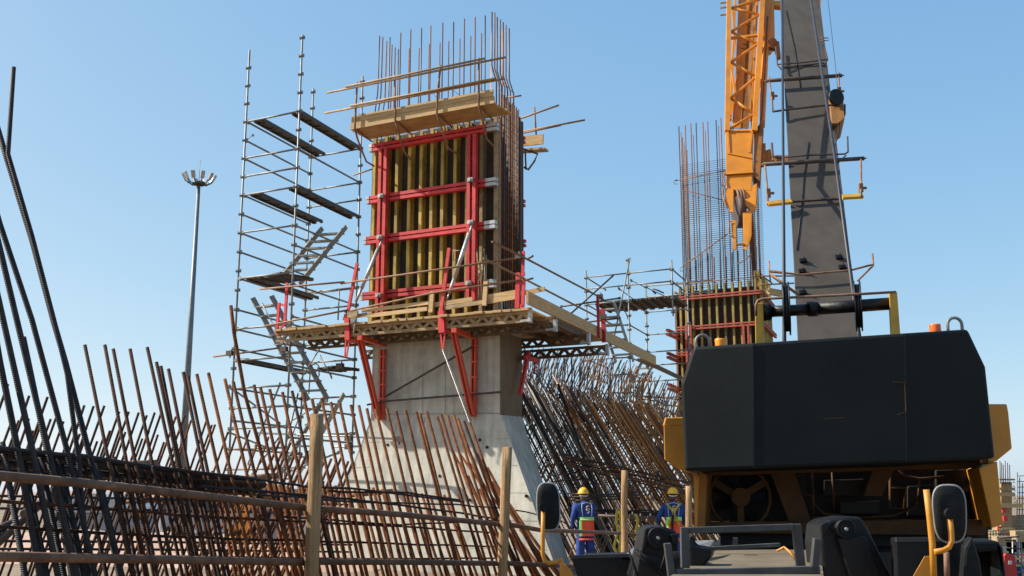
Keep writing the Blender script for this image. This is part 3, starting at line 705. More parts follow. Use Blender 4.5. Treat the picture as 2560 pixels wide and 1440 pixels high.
for i, x in enumerate(range(290, 1150, 17)):        # lapped lower bars
    xx = x+RB.uniform(-6, 6); yy = lerp(x, [(290, 1150), (600, 1195), (840, 1222), (1130, 1236)])+RB.uniform(-8, 8)
    fbar(fr_, xx, yy, lerp(x, [(290, .2), (900, .25), (1130, .36)]), 'rb_rust' if x > 520 else 'rb_mid', lerp(x, [(200, .011), (600, .012), (1100, .0142)]), .05)
for i in range(20):                                 # fan at the right-hand end
    u = i/19; x = 1150+u*150+RB.uniform(-5, 5); y = 1085+u*225+RB.uniform(-14, 14)+(60 if i % 3 == 0 else 0)
    fbar(fr_, x, y, .38+u*.42, 'rb_rust', .0165, .1)
for (x0, y0, x1, y1) in ((1128, 1120, 1235, 1330), (1150, 1135, 1215, 1230), (1168, 1150, 1270, 1300)):
    fpoly(fr_, [(x0, y0), (x1, y1), (x1+80, 1440)], 'rb_rust', .013, .15)
# horizontal bars tied across
def hbar(par, pts, r, mt, Yo, name='cross_bar'):
    q = []
    for i in range(len(pts)-1):
        for k in range(5):
            t = k/5; x = pts[i][0]*(1-t)+pts[i+1][0]*t; y = pts[i][1]*(1-t)+pts[i+1][1]*t+RB.uniform(-1.5, 1.5); q.append(P(x, y, Yc(x)+Yo))
    q.append(P(*pts[-1], Yc(pts[-1][0])+Yo)); m = MB(); m.tube(q, r, 8); return m.build(name, mt, par)
for dy, r in ((0, .013), (9, .014), (18, .013), (27, .014), (-8, .010), (38, .012), (48, .013)):
    hbar(fr_, [(-60, 1122+dy), (200, 1146+dy*.9), (520, 1192+dy*.7), (640, 1200+dy*.5)], r, 'rb_dark', .07+.01*dy)
for dy, Yo in ((8, .16), (30, .2)):
    q = [P(x, y+dy, Yc(x)+Yo) for x, y in ((-60, 1122), (200, 1148), (520, 1194), (660, 1204))]; m = MB(); m.tube(q, .024, 10); m.build('bundled_pipe', 'steel_dark', fr_)
for pts, r, mt in (([(380, 1165), (640, 1198), (760, 1215), (900, 1222), (1160, 1255)], .009, 'rb_dark'), ([(500, 1215), (780, 1240), (900, 1250), (1150, 1282), (1260, 1300)], .010, 'rb_dark'), ([(640, 1235), (900, 1256), (1140, 1262), (1250, 1270)], .008, 'rb_dark'),
                   ([(-60, 1248), (200, 1266), (500, 1292), (800, 1306), (1000, 1316), (1270, 1335)], .009, 'rb_mid'), ([(-60, 1314), (200, 1330), (500, 1344), (900, 1356), (1270, 1368)], .009, 'rb_mid'), ([(700, 1290), (1000, 1312), (1270, 1300)], .008, 'rb_dark'),
                   ([(-60, 1384), (400, 1392), (800, 1396), (1260, 1396)], .009, 'rb_dark'), ([(820, 1228), (1020, 1232), (1150, 1250)], .009, 'rb_mid'), ([(1290, 1275), (1400, 1300), (1440, 1330)], .008, 'rb_mid')):
    hbar(fr_, pts, r, mt, -.06)
# ---- rear layer leaning right
bk = thing('rebar_cage', 'rear layer of thinner rebar bars leaning right behind the foreground cage', 'rebar cage', (-3, 9.5, 0))
def Yb(px): return Yc(px)+2.6
def bbar(x, y, lean, mt, r=.0145, Yo=0):
    xb = x-lean*(1440-y); Y = Yb((x+xb)/2)+Yo; t, b_ = P(x, y, Y), P(xb, 1440, Y); m = MB(); m.tube([t, ground_ext(t, b_)], r, 6); return m.build('rebar', mt, bk)
bt_ = [(20, 960), (73, 989), (119, 992), (211, 1013), (234, 1015), (261, 1014), (298, 1029), (322, 1029), (347, 1031), (367, 1038), (387, 1031), (402, 1035), (440, 1041), (462, 1038), (478, 1050), (516, 1052), (530, 1062), (538, 1061), (570, 1080), (592, 1085), (625, 1075), (648, 1095), (672, 1092)]
for x, y in bt_: bbar(x, y, .35+RB.uniform(-.02, .02), 'rb_mid' if x < 430 else 'rb_rust', .0108)
for i in range(24): bbar(30+i*19+RB.uniform(-5, 5), lerp(i*19, [(0, 1015), (430, 1080)])+RB.uniform(0, 60), .35+RB.uniform(-.02, .02), 'rb_mid', .0105, .25)
for i in range(14): bbar(700+i*14+RB.uniform(-3, 3), lerp(i, [(0, 1105), (13, 1160)])+RB.uniform(-12, 12), .42+RB.uniform(-.03, .03), 'rb_rust', .0145, .4)
for i in range(13): bbar(560+i*25, 1205+RB.uniform(-10, 18), .5+RB.uniform(-.05, .05), 'rb_rust', .013, .5)
for y0, y1 in ((1238, 1262), (1270, 1285), (1352, 1362), (1372, 1380)):
    m = MB(); m.tube([P(-80, y0, Yb(0)-.2), P(400, (y0+y1)/2-2, Yb(400)-.2), P(880, y1, Yb(880)-.2)], .010, 6); m.build('cross_bar', 'rb_dark', bk)
for (x0, y0, x1, y1, Y, mt) in ((215, 1166, 392, 1158, 7.4, 'tube_rust'), (560, 1200, 706, 1188, 8.6, 'tube_rust'), (872, 1238, 982, 1228, 10.2, 'tube_rust'), (360, 1215, 480, 1205, 9, 'tube_rust'), (300, 1254, 470, 1245, 9.2, 'tube_rust'), (590, 1245, 720, 1238, 9.5, 'tube_rust'), (300, 1170, 420, 1178, 7.6, 'tube_dark')):
    m = MB(); m.tube([P(x0, y0, Y), P(x1, y1, Y)], .024, 8); m.build('spacer_pipe', mt, bk)
for (x0, y0, x1, y1) in ((-20, 1370, 150, 1215), (60, 1285, 125, 1245), (110, 1240, 140, 1262), (-20, 1330, 70, 1290)):
    m = MB(); m.tube([P(x0, y0, 7.2), P(x1, y1, 7.6)], .03, 8); m.build('spacer_pipe', 'tube_dark', bk)

# ------------------------------------------------------------------ big slanting reinforcement behind the workers
rc = thing('rebar_cage', 'huge slanting rusty rebar cage fanning out behind the two workers', 'rebar cage', (3, 27, 0))
bars = []
YA = lambda x: lerp(x, [(1180, 29.0), (1300, 28.2), (1700, 24.6), (1830, 24.0)])     # the layer comes nearer to the right
def sb(x, y, lean, Y, mt, r, curve=0):
    d = 1440-y; t, b_ = P(x, y, Y), P(x+lean*d, 1440, Y-.4); g_ = ground_ext(t, b_)
    mid = t.lerp(g_, .5)+V((curve, 0, 0)); bars.append((t, mid, g_, mt, r))
def colr(x):  # rustier to the right; shaded and sunlit ends are put into the colour
    u = lerp(x, [(1300, .0), (1450, .25), (1560, .8), (1700, .92)]); k = RB.random()
    return 'rust_bright' if k < u*.75 else ('rust_mid' if k < u else ('steel_grey' if RB.random() < .6 else ('rust' if RB.random() < .4 else 'steel_dark')))
x = 1040.
while x < 1830:
    y = lerp(x, [(1040, 760), (1180, 760), (1300, 925), (1450, 985), (1600, 1010), (1760, 1085), (1830, 1120)])+RB.uniform(-26, 26)
    sb(x, y, lerp(x, [(1300, .50), (1500, .62), (1760, .70)])+RB.uniform(-.010, .010), YA(x)+RB.uniform(-.15, .15), colr(x+110), RB.uniform(.011, .0165)); x += RB.choice([2.0, 2.2, 2.6, 4.2])
nA = len(bars)
x = 1330.
while x < 1830:
    y = lerp(x, [(1300, 960), (1450, 1000), (1600, 1015), (1760, 1085), (1830, 1120)])+RB.uniform(-12, 26)
    sb(x, y, lerp(x, [(1300, .50), (1500, .62), (1760, .70)])+RB.uniform(-.008, .008), YA(x)+.5, colr(x+140), RB.uniform(.011, .015)); x += RB.uniform(3, 5.5)
x = 1300.
while x < 1960:
    y = lerp(x, [(1300, 870), (1480, 885), (1560, 905), (1640, 940), (1720, 985), (1960, 1090)])+RB.uniform(-10, 12)
    sb(x, y, -.45+RB.uniform(-.05, .05), YA(x)+2.2+RB.uniform(-.3, .3), colr(x), RB.uniform(.011, .015)); x += RB.uniform(3, 6)
    if x > 1430 and RB.random() < .75: t_, m_, g_2, k1, k2 = bars[-1]; bars[-1] = (t_, t_.lerp(g_2, .3), t_.lerp(g_2, .62), k1, k2)
x = 1310.
while x < 1740:
    y = lerp(x, [(1300, 880), (1480, 888), (1560, 915), (1640, 960), (1740, 1030)])+RB.uniform(-16, 30)
    sb(x, y, RB.uniform(-.25, .12), YA(x)+1.0+RB.uniform(-.3, .3), colr(x), RB.uniform(.011, .015), 0); x += RB.uniform(2.6, 5)
    t_, m_, g_2, k1, k2 = bars[-1]; q_ = t_.lerp(g_2, RB.uniform(.28, .42)); bars[-1] = (t_, t_.lerp(q_, .5)+V((RB.uniform(-.06, .06), 0, 0)), q_, k1, k2)
order = sorted(range(len(bars)), key=lambda i: -bars[i][4]*(1.3 if i < nA else 1))
keep = set(order[:98]); left = {}
for i, (t, md, g_, mt, r) in enumerate(bars):
    if i in keep:
        m = MB(); m.tube([t, md, g_], r, 6); m.build('rebar', mt, rc)
    else: left.setdefault(mt, MB()).tube([t, md, g_], r, 5)
big = MB(); mats = []; fi = []
me_v = []; me_f = []; me_i = []
for k, (mt, mb_) in enumerate(left.items()):
    n0 = len(me_v); me_v += mb_.v; me_f += [[n0+i for i in f] for f in mb_.f]; me_i += [k]*len(mb_.f); mats.append(mt)
me = bpy.data.meshes.new('dense_rebar'); me.from_pydata([tuple(v-V((3, 27, 2))) for v in me_v], [], me_f)
for mt in mats: me.materials.append(M[mt])
me.polygons.foreach_set('material_index', me_i); me.update()
ob = bpy.data.objects.new('dense_rebar', me); C.objects.link(ob); ob.location = (3, 27, 2); attach(ob, rc); ob['kind'] = 'stuff'
def hb(x0, y0, x1, y1, Y, r, mt, n=6):
    m = MB(); pts = []; dY = Y-26.
    for k in range(n+1):
        t = k/n; pts.append(P(x0+(x1-x0)*t, y0+(y1-y0)*t+RB.uniform(-3, 3), YA(x0+(x1-x0)*t-40)+dY)); 
    m.tube(pts, r, 6); m.build('cross_bar', mt, rc)
for k in range(7): hb(1400+k*3, 1135+k*5, 1760, 1212+k*6, 25.6-.03*k, .017, 'rust' if k % 3 else 'steel_dark')
for k in range(5): hb(1420, 1270+k*4, 1700, 1282+k*3, 25.4, .02, 'steel_dark')
for k in range(3): hb(1420, 1236+k*7, 1600, 1232+k*6, 25.3, .02, 'tube_dark')
for (x0, y0, x1, y1) in ((1362, 1166, 1460, 1148), (1368, 1188, 1470, 1176), (1376, 1204, 1470, 1198), (1362, 1150, 1440, 1300), (1300, 998, 1330, 998), (1300, 1065, 1320, 1065)): hb(x0, y0, x1, y1, 25.8, .018, 'tube_dark' if y0 > 1160 else 'steel_dark', 2)
for k in range(5): hb(1590, 990+k*3, 1740, 1000+k*30, 28, .018, 'rust')
for i in range(46):                                # dark couplers and tie knots scattered over the layer
    px, py = RB.uniform(1440, 1760), RB.uniform(1000, 1200)
m = MB()
for i in range(26):
    u = RB.random(); px = 1400+u*330+RB.uniform(-10, 10); py = 960+u*140+RB.choice([0, 60, 110, 170])+RB.uniform(-10, 10)
    Yk = YA(px-40)-.15; m.tube([P(px, py, Yk), P(px+12, py+20, Yk)], .028, 6)
o_ = m.build('rebar_couplers', 'steel_dark', rc); o_['kind'] = 'stuff'
for (x0, y0, x1, y1, r) in ((1306, 985, 1440, 1230, .045), (1312, 940, 1480, 1230, .03), (1395, 960, 1500, 1260, .035)):
    m = MB(); Yk = YA(x0)-.5; m.tube([P(x0, y0, Yk), P(x1, y1, Yk), ground_ext(P(x0, y0, Yk), P(x1, y1, Yk))], r, 8); m.build('thick_bar', 'steel_dark', rc)
# ------------------------------------------------------------------ truck crane in the right foreground
cr = thing('truck_crane', 'orange and black truck crane seen from the rear with its boom raised', 'crane', (4.1, 10, 0))
CD = V((.262, .965, 0)).normalized()     # the crane points away from the camera along this line
def poly(pts, Y, name, mt, depth=.1, par=cr, bevel=0, ext=None):
    f = Y if callable(Y) else (lambda x, y: Y)
    m = MB(); m.prism([P(x, y, f(x, y)) for x, y in pts], ext or CD*depth); return m.build(name, mt, par, bevel)
# counterweight: one block with a flat middle and slightly swept sides
Yw = lambda x, y: lerp(x, [(1700, 10.45), (1883, 10.2), (2263, 10.0), (2490, 10.12)])
outer = [(1711, 1178), (1702, 960), (1733, 867), (1883, 857), (2263, 832), (2419, 822), (2464, 917), (2488, 1145), (2265, 1158), (1883, 1172)]
m = MB()
fr = [P(x, y, Yw(x, y)) for x, y in outer]; bk_ = [p+CD*1.25 for p in fr]
n = len(m.v); m.v += fr+bk_; K = len(fr)
m.face([0, 1, 2, 3, 9][::1]); m.face([9, 3, 4, 8]); m.face([8, 4, 5, 6, 7])
m.face([K+i for i in range(K)][::-1])
for i in range(K): m.face([(i+1) % K, i, K+i, K+(i+1) % K])
cw = m.build('counterweight', 'black_paint', cr, .03)
for (x, y) in ((1757, 867), (2388, 824)):
    m = MB(); Y = Yw(x, y)+.35; c = P(x, y, Y); w_ = .07
    m.tube([c+V((-w_, 0, -.15)), c+V((-w_, 0, .05))]+[c+V((-w_*math.cos(a), 0, .05+w_*math.sin(a))) for a in [math.pi*k/8 for k in range(9)]]+[c+V((w_, 0, -.15))], .016, 8); m.build('lifting_eye', 'tube', cw)
for (x, y, mt) in ((1801, 862, 'beacon_o'), (2338, 826, 'beacon_r')):
    m = MB(); Y = Yw(x, y)+.4; c = P(x, y, Y); r = .058; m.tube([c-UP*.15, c-UP*.0, c+UP*.045, c+UP*.06], r, 18, r*.93); m.build('beacon', mt, cw)
m = MB()
for p, q in (((2233, 955), (2262, 957)), ((2262, 957), (2265, 1030)), ((2265, 1030), (2244, 1036)), ((2060, 1047), (2110, 1044))): m.beam(P(p[0], p[1], 9.995), P(q[0], q[1], 9.995), .008, .006, (1, 0, 1))
m.build('scratch_mark', 'engine_shade_yellow', cw)
m = MB()
for x0, y0, y1 in ((1883, 860, 1170), (2263, 834, 1156)): m.beam(P(x0, y0, Yw(x0, 0)-.002), P(x0+3, y1, Yw(x0, 0)-.002), .010, .006, (1, 0, 0))
m.build('weld_seam', 'black', cw)
# yellow side boxes
poly([(1659, 1064), (1664, 1044), (1725, 1043), (1725, 1182), (1706, 1178), (1661, 1150)], 11.0, 'side_box', 'crane_yellow', 2.4, bevel=.01)
m = MB(); m.prism([P(1659, 1063, 10.995), P(1664, 1044, 11.25), P(1710, 1043, 11.25), P(1710, 1062, 10.995)], V((0, .05, 0))); m.build('box_lid', 'crane_yellow', cr)
poly([(2470, 1010), (2517, 1010), (2521, 1030), (2530, 1121), (2492, 1152), (2470, 1160)], 10.9, 'side_box', 'crane_yellow', 2.4, bevel=.01)
# machinery frame under the counterweight
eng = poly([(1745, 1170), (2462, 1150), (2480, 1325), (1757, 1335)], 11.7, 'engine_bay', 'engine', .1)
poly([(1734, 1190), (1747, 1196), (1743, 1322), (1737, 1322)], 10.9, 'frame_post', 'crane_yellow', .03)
poly([(1747, 1178), (1768, 1188), (1762, 1322), (1743, 1322)], 11.0, 'frame_post', 'dirty_shade_yellow', .6)
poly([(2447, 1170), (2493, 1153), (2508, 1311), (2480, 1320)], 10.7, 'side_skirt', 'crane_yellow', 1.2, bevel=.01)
poly([(1740, 1170), (2450, 1150), (2455, 1168), (1745, 1190)], 11.2, 'cross_beam', 'engine_shade_yellow', .3)
poly([(1757, 1306), (2470, 1300), (2462, 1338), (1757, 1332)], 11.25, 'cross_beam', 'engine_shade_yellow', .5)
poly([(1925, 1178), (1985, 1176), (2030, 1310), (1975, 1310)], 11.35, 'gusset_plate', 'engine_shade_yellow', .05)
poly([(2185, 1165), (2240, 1163), (2205, 1240), (2160, 1240)], 11.35, 'gusset_plate', 'engine_shade_yellow', .05)
# fan
c = P(1850, 1243, 11.45); fan = thing_part('cooling_fan', cr, c)
m = MB(); ring = [c+V((math.cos(a), 0, math.sin(a)))*.32 for a in [2*math.pi*k/28 for k in range(28)]]; m.tube(ring, .018, 8, closed=True); m.build('fan_ring', 'engine_shade_yellow', fan)
m = MB(); m.disc(c-V((0, .02, 0)), (0, 1, 0), .10, .06, 16); m.build('fan_hub', 'engine_shade_yellow', fan)
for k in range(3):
    a = math.pi/2+2*math.pi*k/3+math.pi; d = V((math.cos(a), 0, math.sin(a))); m = MB(); m.beam(c+d*.08, c+d*.31, .07, .02, V((-d.z, 0, d.x))); m.build('fan_guard_arm', 'engine_shade_yellow', fan)
for k in range(7):
    a = 2*math.pi*k/7; d = V((math.cos(a), 0, math.sin(a))); m = MB(); m.beam(c+d*.08+V((0, .1, 0)), c+d*.29+V((0, .1, 0)), .12, .01, V((-d.z, .6, d.x))); m.build('fan_blade', 'black', fan)
for pts, r, mt in (([(2030, 1180), (2035, 1260), (2060, 1285), (2110, 1288)], .012, 'engine_shade_yellow'), ([(2240, 1165), (2262, 1190), (2300, 1197), (2360, 1192)], .014, 'engine_shade_yellow'), ([(2020, 1293), (2120, 1296), (2230, 1290), (2290, 1270), (2300, 1200)], .012, 'engine_shade_yellow'),
                   ([(2095, 1260), (2130, 1300), (2200, 1308), (2262, 1280), (2300, 1240)], .013, 'engine'), ([(2225, 1190), (2225, 1270), (2260, 1272), (2265, 1220), (2225, 1218)], .014, 'engine_shade_yellow'), ([(2080, 1180), (2085, 1270)], .01, 'engine_shade_yellow'), ([(2330, 1200), (2335, 1290), (2420, 1292)], .016, 'engine'), ([(1990, 1230), (2030, 1240), (2036, 1300)], .012, 'engine_shade_yellow')):
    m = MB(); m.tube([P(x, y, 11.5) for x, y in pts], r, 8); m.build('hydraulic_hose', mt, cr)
for (x0, y0, x1, y1, Y) in ((2060, 1200, 2160, 1240, 11.5), (2100, 1255, 2200, 1285, 11.45), (2270, 1215, 2330, 1290, 11.5), (2340, 1175, 2440, 1230, 11.55), (1965, 1190, 2015, 1250, 11.5)):
    poly([(x0, y0), (x1, y0-3), (x1, y1), (x0, y1)], Y, 'engine_part', 'engine', .15, bevel=.01)
# turntable and chassis below
m = MB(); c = P(2110, 1330, 12.2); m.disc(V((c.x+.2, 12.9, 1.22)), UP, 1.2, .18, 40); m.build('turntable', 'engine', cr)
q0, q1 = P(1745, 1420, 10.4), P(2475, 1420, 10.2)
for p in (q0, q1): p.z = 1.12
m = MB(); m.prism([q0, q1, q1-UP*.55, q0-UP*.55], CD*7); m.build('chassis', 'black', cr)
q0, q1 = P(1800, 1330, 11.4), P(2470, 1330, 11.4)
m = MB(); m.prism([V((q0.x, q0.y, 1.30)), V((q1.x, q1.y, 1.30)), V((q1.x, q1.y, 1.125)), V((q0.x, q0.y, 1.125))], CD*2.5); m.build('slew_base', 'engine', cr)
XD = V((CD.y, -CD.x, 0))
for k in (.9, 2.4, 5.0):
    for q, s_ in ((P(1745, 1420, 10.4), 1), (P(2475, 1420, 10.2), -1)):
        c = V((q.x, q.y, .52))+CD*k+XD*s_*.25; m = MB(); m.disc(c, XD, .52, .42, 24); wh = m.build('wheel', 'black', cr); m = MB(); m.disc(c-XD*s_*.22, XD, .26, .04, 16); m.build('rim', 'dirty_shade_yellow', wh)
# rope sheaves, roller shaft and its two yellow posts above the counterweight
poly([(1887, 758), (1908, 756), (1911, 870), (1889, 870)], 11.3, 'roller_post', 'post_yellow', .16, bevel=.008)
poly([(2223, 731), (2243, 729), (2252, 850), (2229, 850)], 11.1, 'roller_post', 'post_yellow', .16, bevel=.008)
m = MB(); m.tube([P(1906, 781, 11.4), P(1925, 779, 11.4)], .095, 16); m.tube([P(1925, 779, 11.4), P(2020, 774, 11.35)], .062, 16); m.tube([P(2020, 773, 11.35), P(2042, 772, 11.35)], .082, 12); m.tube([P(2042, 772, 11.35), P(2225, 759, 11.2)], .068, 16)
m.build('roller_shaft', 'black', cr)
m = MB(); m.tube([P(1890, 790, 11.2), P(1890, 762, 11.2), P(1895, 751, 11.2), P(1908, 747, 11.2), P(2100, 738, 11.1), P(2240, 730, 11.0)], .014, 8); m.build('guard_rod', 'tube_rust', cr)
for (x, y0, y1, dx) in ((1963, 705, 838, 3), (2141, 702, 828, 4)):
    c = P(x+dx, (y0+y1)/2, 11.32); XA = V((c.y, -c.x+.25, 0)).normalized(); r = (y1-y0)/2/(F/11.6)
    for s in (-1, 1):
        m = MB(); m.disc(c+XD*s*.030, XA, r, .014, 40); sv = m.build('sheave', 'black', cr)
    m = MB(); m.disc(c, XA, r*.86, .05, 32); m.build('sheave_core', 'cable', sv)
# boom: grey back plate, box behind it
b0, b1_, t0, t1 = P(1995, 860, 14.0), P(2152, 860, 14.0), P(1947, -60, 22.0), P(2042, -60, 22.0)
bn = (t0-b0).cross(b1_-b0).normalized()
if bn.y > 0: bn = -bn
bm = thing_part('boom', cr, (b0+b1_)/2)
m = MB(); m.hexa([b0, b1_, t1, t0, b0-bn*.02, b1_-bn*.02, t1-bn*.02, t0-bn*.02]); m.build('boom_back_plate', 'boom_grey', bm, .006)
s_ = (b1_-b0).normalized()*.02; s2_ = (t1-t0).normalized()*.02
m = MB(); m.hexa([b0-bn*.022+s_, b1_-bn*.022-s_, t1-bn*.022-s2_, t0-bn*.022+s2_, b0-bn*.85+s_+V((.34, 0, 0)), b1_-bn*.85-s_+V((.10, 0, 0)), t1-bn*.85-s2_+V((.10, 0, 0)), t0-bn*.85+s2_+V((.34, 0, 0))]); m.build('boom_box', 'crane_yellow', bm)
def BP(x, y, off=0.): return PL(x, y, b0+bn*off, bn)
m = MB(); m.hexa([BP(2040, -40, .0), BP(2052, -40, .0), BP(2052, 14, .0), BP(2043, 24, .0)]+[BP(2040, -40, -.7), BP(2052, -40, -.7), BP(2052, 14, -.7), BP(2043, 24, -.7)]); m.build('boom_collar', 'dirty_shade_yellow', bm)
for (x, y) in ((2008, 652), (2006, 678), (2098, 643), (2106, 668), (2007, 731)):
    m = MB(); c = BP(x, y, .02); m.box(c, V((.05, 0, 0)), bn*.02, bn.cross(V((1, 0, 0)))*.035); m.tube([c+bn*.02-V((.02, 0, 0)), c+bn*.07, c+bn*.02+V((.03, 0, 0))], .008, 6); m.build('bolt_plate', 'black', bm)
def brod(pts, r, mt='tube_dark', off=.3, name='rope_guide', rnd=8):
    m = MB(); m.tube([BP(x, y, o*.35) for x, y, o in [(p+(off,))[:3] if len(p) == 2 else p for p in pts]], r, rnd); return m.build(name, mt, bm)
for (xa, ya, xb_, yb, r) in ((1916, 202, 2104, 189, .036), (1908, 411, 2160, 396, .034)):
    brod([(xa, ya), (xb_, yb)], r, 'tube_ochre' if 0 else 'tube_dark', .34, 'guide_roller', 12); brod([(xa-5, ya), (xb_+6, yb-.5)], .012, 'tube_rust', .34, 'roller_pin')
brod([(1922, 192, .34), (1930, 245, .34), (1932, 278, .34)], .016, 'tube_rust'); brod([(2097, 182, .34), (2098, 228, .34), (2097, 266, .34)], .016, 'tube_rust')
brod([(1932, 279, .34), (1962, 275, .3), (2064, 263, .25), (2098, 264, .34)], .02, 'tube_dark')
brod([(1912, 408, .34), (1918, 470, .34), (1920, 512, .34)], .018, 'tube_rust'); brod([(2152, 397, .34), (2153, 460, .34), (2153, 492, .34)], .018, 'tube_rust')
for (xa, ya, xb_, yb) in ((1919, 510, 1978, 504), (2105, 493, 2156, 490)):
    m = MB(); m.beam(BP(xa, ya, .12), BP(xb_, yb, .10), .08, .05, bn.cross(V((1, 0, 0)))); m.build('guide_arm', 'post_yellow', bm)
m = MB(); m.beam(BP(1978, 504, .05), BP(2106, 496, .05), .035, .03, bn); m.build('guide_arm', 'tube_dark', bm)
for (x, y) in ((1921, 483), (1931, 240), (2152, 470), (2098, 228)):
    m = MB(); c = BP(x, y, .12); m.box(c, V((.03, 0, 0)), V((0, .03, 0)), V((0, 0, .07))); m.tube([c, c+V((.09, 0, .0))], .022, 8); m.build('guide_pin', 'tube_rust', bm)
brod([(1940, 118, .3), (1943, 162, .3), (1958, 178, .2)], .015); brod([(1943, 161, .3), (2010, 156, .1), (2068, 149, .3)], .014); brod([(2060, 112, .3), (2069, 150, .3), (2058, 165, .2)], .015); brod([(1958, 168, .05), (2010, 163, .06), (2060, 158, .08)], .014); brod([(2050, 95, .2), (2070, 95, .3), (2072, 101, .3), (2052, 102, .2)], .010)
brod([(2119, 342, .3), (2120, 380, .3), (2112, 385, .3), (2020, 388, .2), (1962, 393, .2)], .015); brod([(1930, 360, .3), (1932, 392, .3), (1958, 397, .2)], .018); brod([(2090, 412, .2), (2115, 388, .3)], .012)
brod([(1922, 654, .4), (1925, 677, .4), (2001, 687, .3), (2125, 676, .3), (2183, 661, .4), (2181, 635, .4)], .016, 'tube_rust'); brod([(1925, 683, .4), (1988, 730, .1)], .014, 'tube_rust'); brod([(2183, 664, .4), (2144, 702, .1)], .014, 'tube_rust')
m = MB(); m.tube([P(1961, 860, 11.55), P(1958, 400, 16.5), P(1955, -40, 20.5)], .022, 8); m.build('hoist_rope', 'cable', bm)
m = MB(); m.tube([P(2149, 850, 11.5), P(2088, 400, 16.3), P(2021, -40, 20.5)], .024, 8); m.build('hoist_rope', 'cable', bm)
brod([(2070, 0, .6), (2088, 160, .6), (2095, 230, .6)], .006, 'cable', name='control_cable')
# black hose lying along the plate
brod([(1965, 25, .02), (1986, 120, .02), (2001, 220, .02)], .007, 'black', name='hose'); brod([(2022, 355, .02), (2010, 440, .02), (2004, 520, .02), (1992, 625, .02)], .008, 'black', name='hose')
brod([(2090, 255, .25), (2075, 330, .2), (2087, 320, .1), (2105, 300, .2), (2112, 285, .2), (2112, 262, .2)], .018, 'black', name='hose')
brod([(2100, 290, .2), (2098, 330, .2), (2085, 370, .1)], .010, 'black', name='hose')
rl_ = [(2072, 236), (2108, 240), (2112, 295), (2095, 308), (2080, 308)]
m = MB(); m.prism([BP(x, y, .1) for x, y in rl_], -bn*.4); m.build('cable_reel_box', 'dirty_shade_yellow', bm, .01)
m = MB(); m.disc(BP(2090, 243, .25), V((.3, -1, 0)), .145, .06, 24); m.build('cable_reel', 'black', bm)
# folded lattice jib on the left of the boom
jb = thing_part('lattice_jib', cr, P(1860, 300, 18))
Yj = lambda y: 18.4+(625-y)/625*5.2
def J(x, y, off=0.): return P(x, y, Yj(y)+off)
def jbeam(x0, y0, x1, y1, w, h, name, mt='crane_yellow', o0=0., o1=None):
    m = MB(); m.beam(J(x0, y0, o0), J(x1, y1, o0 if o1 is None else o1), w, h, (1, 0, 0)); return m.build(name, mt, jb)
def jpoly(pts, name, mt='crane_yellow', off=0., d=.05, bev=0):
    m = MB(); q = [J(x, y, off) for x, y in pts]; m.prism(q, V((q[0].x, q[0].y, 0)).normalized()*d); return m.build(name, mt, jb, bev)
jbeam(1823, -40, 1818, 330, .10, .10, 'jib_chord'); jbeam(1909, -40, 1886, 330, .11, .10, 'jib_chord')
jbeam(1840, -40, 1826, 300, .05, .08, 'jib_chord', o0=.55); jbeam(1895, -40, 1878, 300, .05, .08, 'jib_chord', o0=.55)
zz = [(1903, -30), (1830, 20), (1900, 38), (1828, 78), (1896, 108), (1826, 157), (1893, 191), (1826, 244), (1888, 285), (1824, 322)]
zz = [(1828, -25), (1902, -2), (1828, 20), (1898, 37), (1827, 80), (1895, 110), (1827, 156), (1891, 192), (1827, 246), (1886, 285), (1824, 322)]
for (a, b_) in zip(zz, zz[1:]): 
    m = MB(); m.tube([J(*a, -.02), J(*b_, -.02)], .032, 10); m.build('lattice_brace', 'crane_yellow', jb)
for (a, b_) in (((1832, 25), (1838, 110)), ((1838, 110), (1828, 165)), ((1828, 165), (1838, 230)), ((1838, 230), (1827, 290))): jbeam(*a, *b_, .045, .03, 'lattice_brace', o0=.25)
jbeam(1815, 97, 1906, 87, .06, .05, 'jib_strut')
jpoly([(1848, -40), (1882, -40), (1868, 80), (1852, 320), (1830, 320), (1838, 200)], 'jib_back_panel', 'crane_yellow', .6, .04)
jpoly([(1882, -40), (1900, -40), (1885, 150), (1872, 320), (1852, 320), (1868, 80)], 'jib_back_panel', 'dirty_shade_yellow', .62, .04)
for y in (8, 48, 58, 108, 120, 182, 190, 270): jbeam(1846, y, 1872, y+4, .02, .02, 'panel_rib', 'dirty_shade_yellow', .57)
for y in (5, 17, 35): jbeam(1800, y+3, 1822, y, .035, .03, 'jib_lug', 'tube_ochre')
# side plate to the right of the lattice
jpoly([(1912, -40), (1934, -40), (1937, 100), (1926, 115), (1920, 118), (1917, 180), (1911, 300), (1899, 300), (1902, 150)], 'jib_side_plate', 'crane_yellow', .08, .5)
jpoly([(1908, 0), (1955, 2), (1955, 15), (1908, 10)], 'jib_bracket', 'crane_yellow', .1, .25); jpoly([(1926, 100), (1948, 103), (1952, 140), (1942, 143), (1936, 120), (1925, 118)], 'jib_bracket', 'dirty_shade_yellow', .1, .2)
m = MB(); m.disc(J(1932, 105, .05), (0, 1, 0), .09, .06, 16); m.build('jib_pin', 'tube_rust', jb)
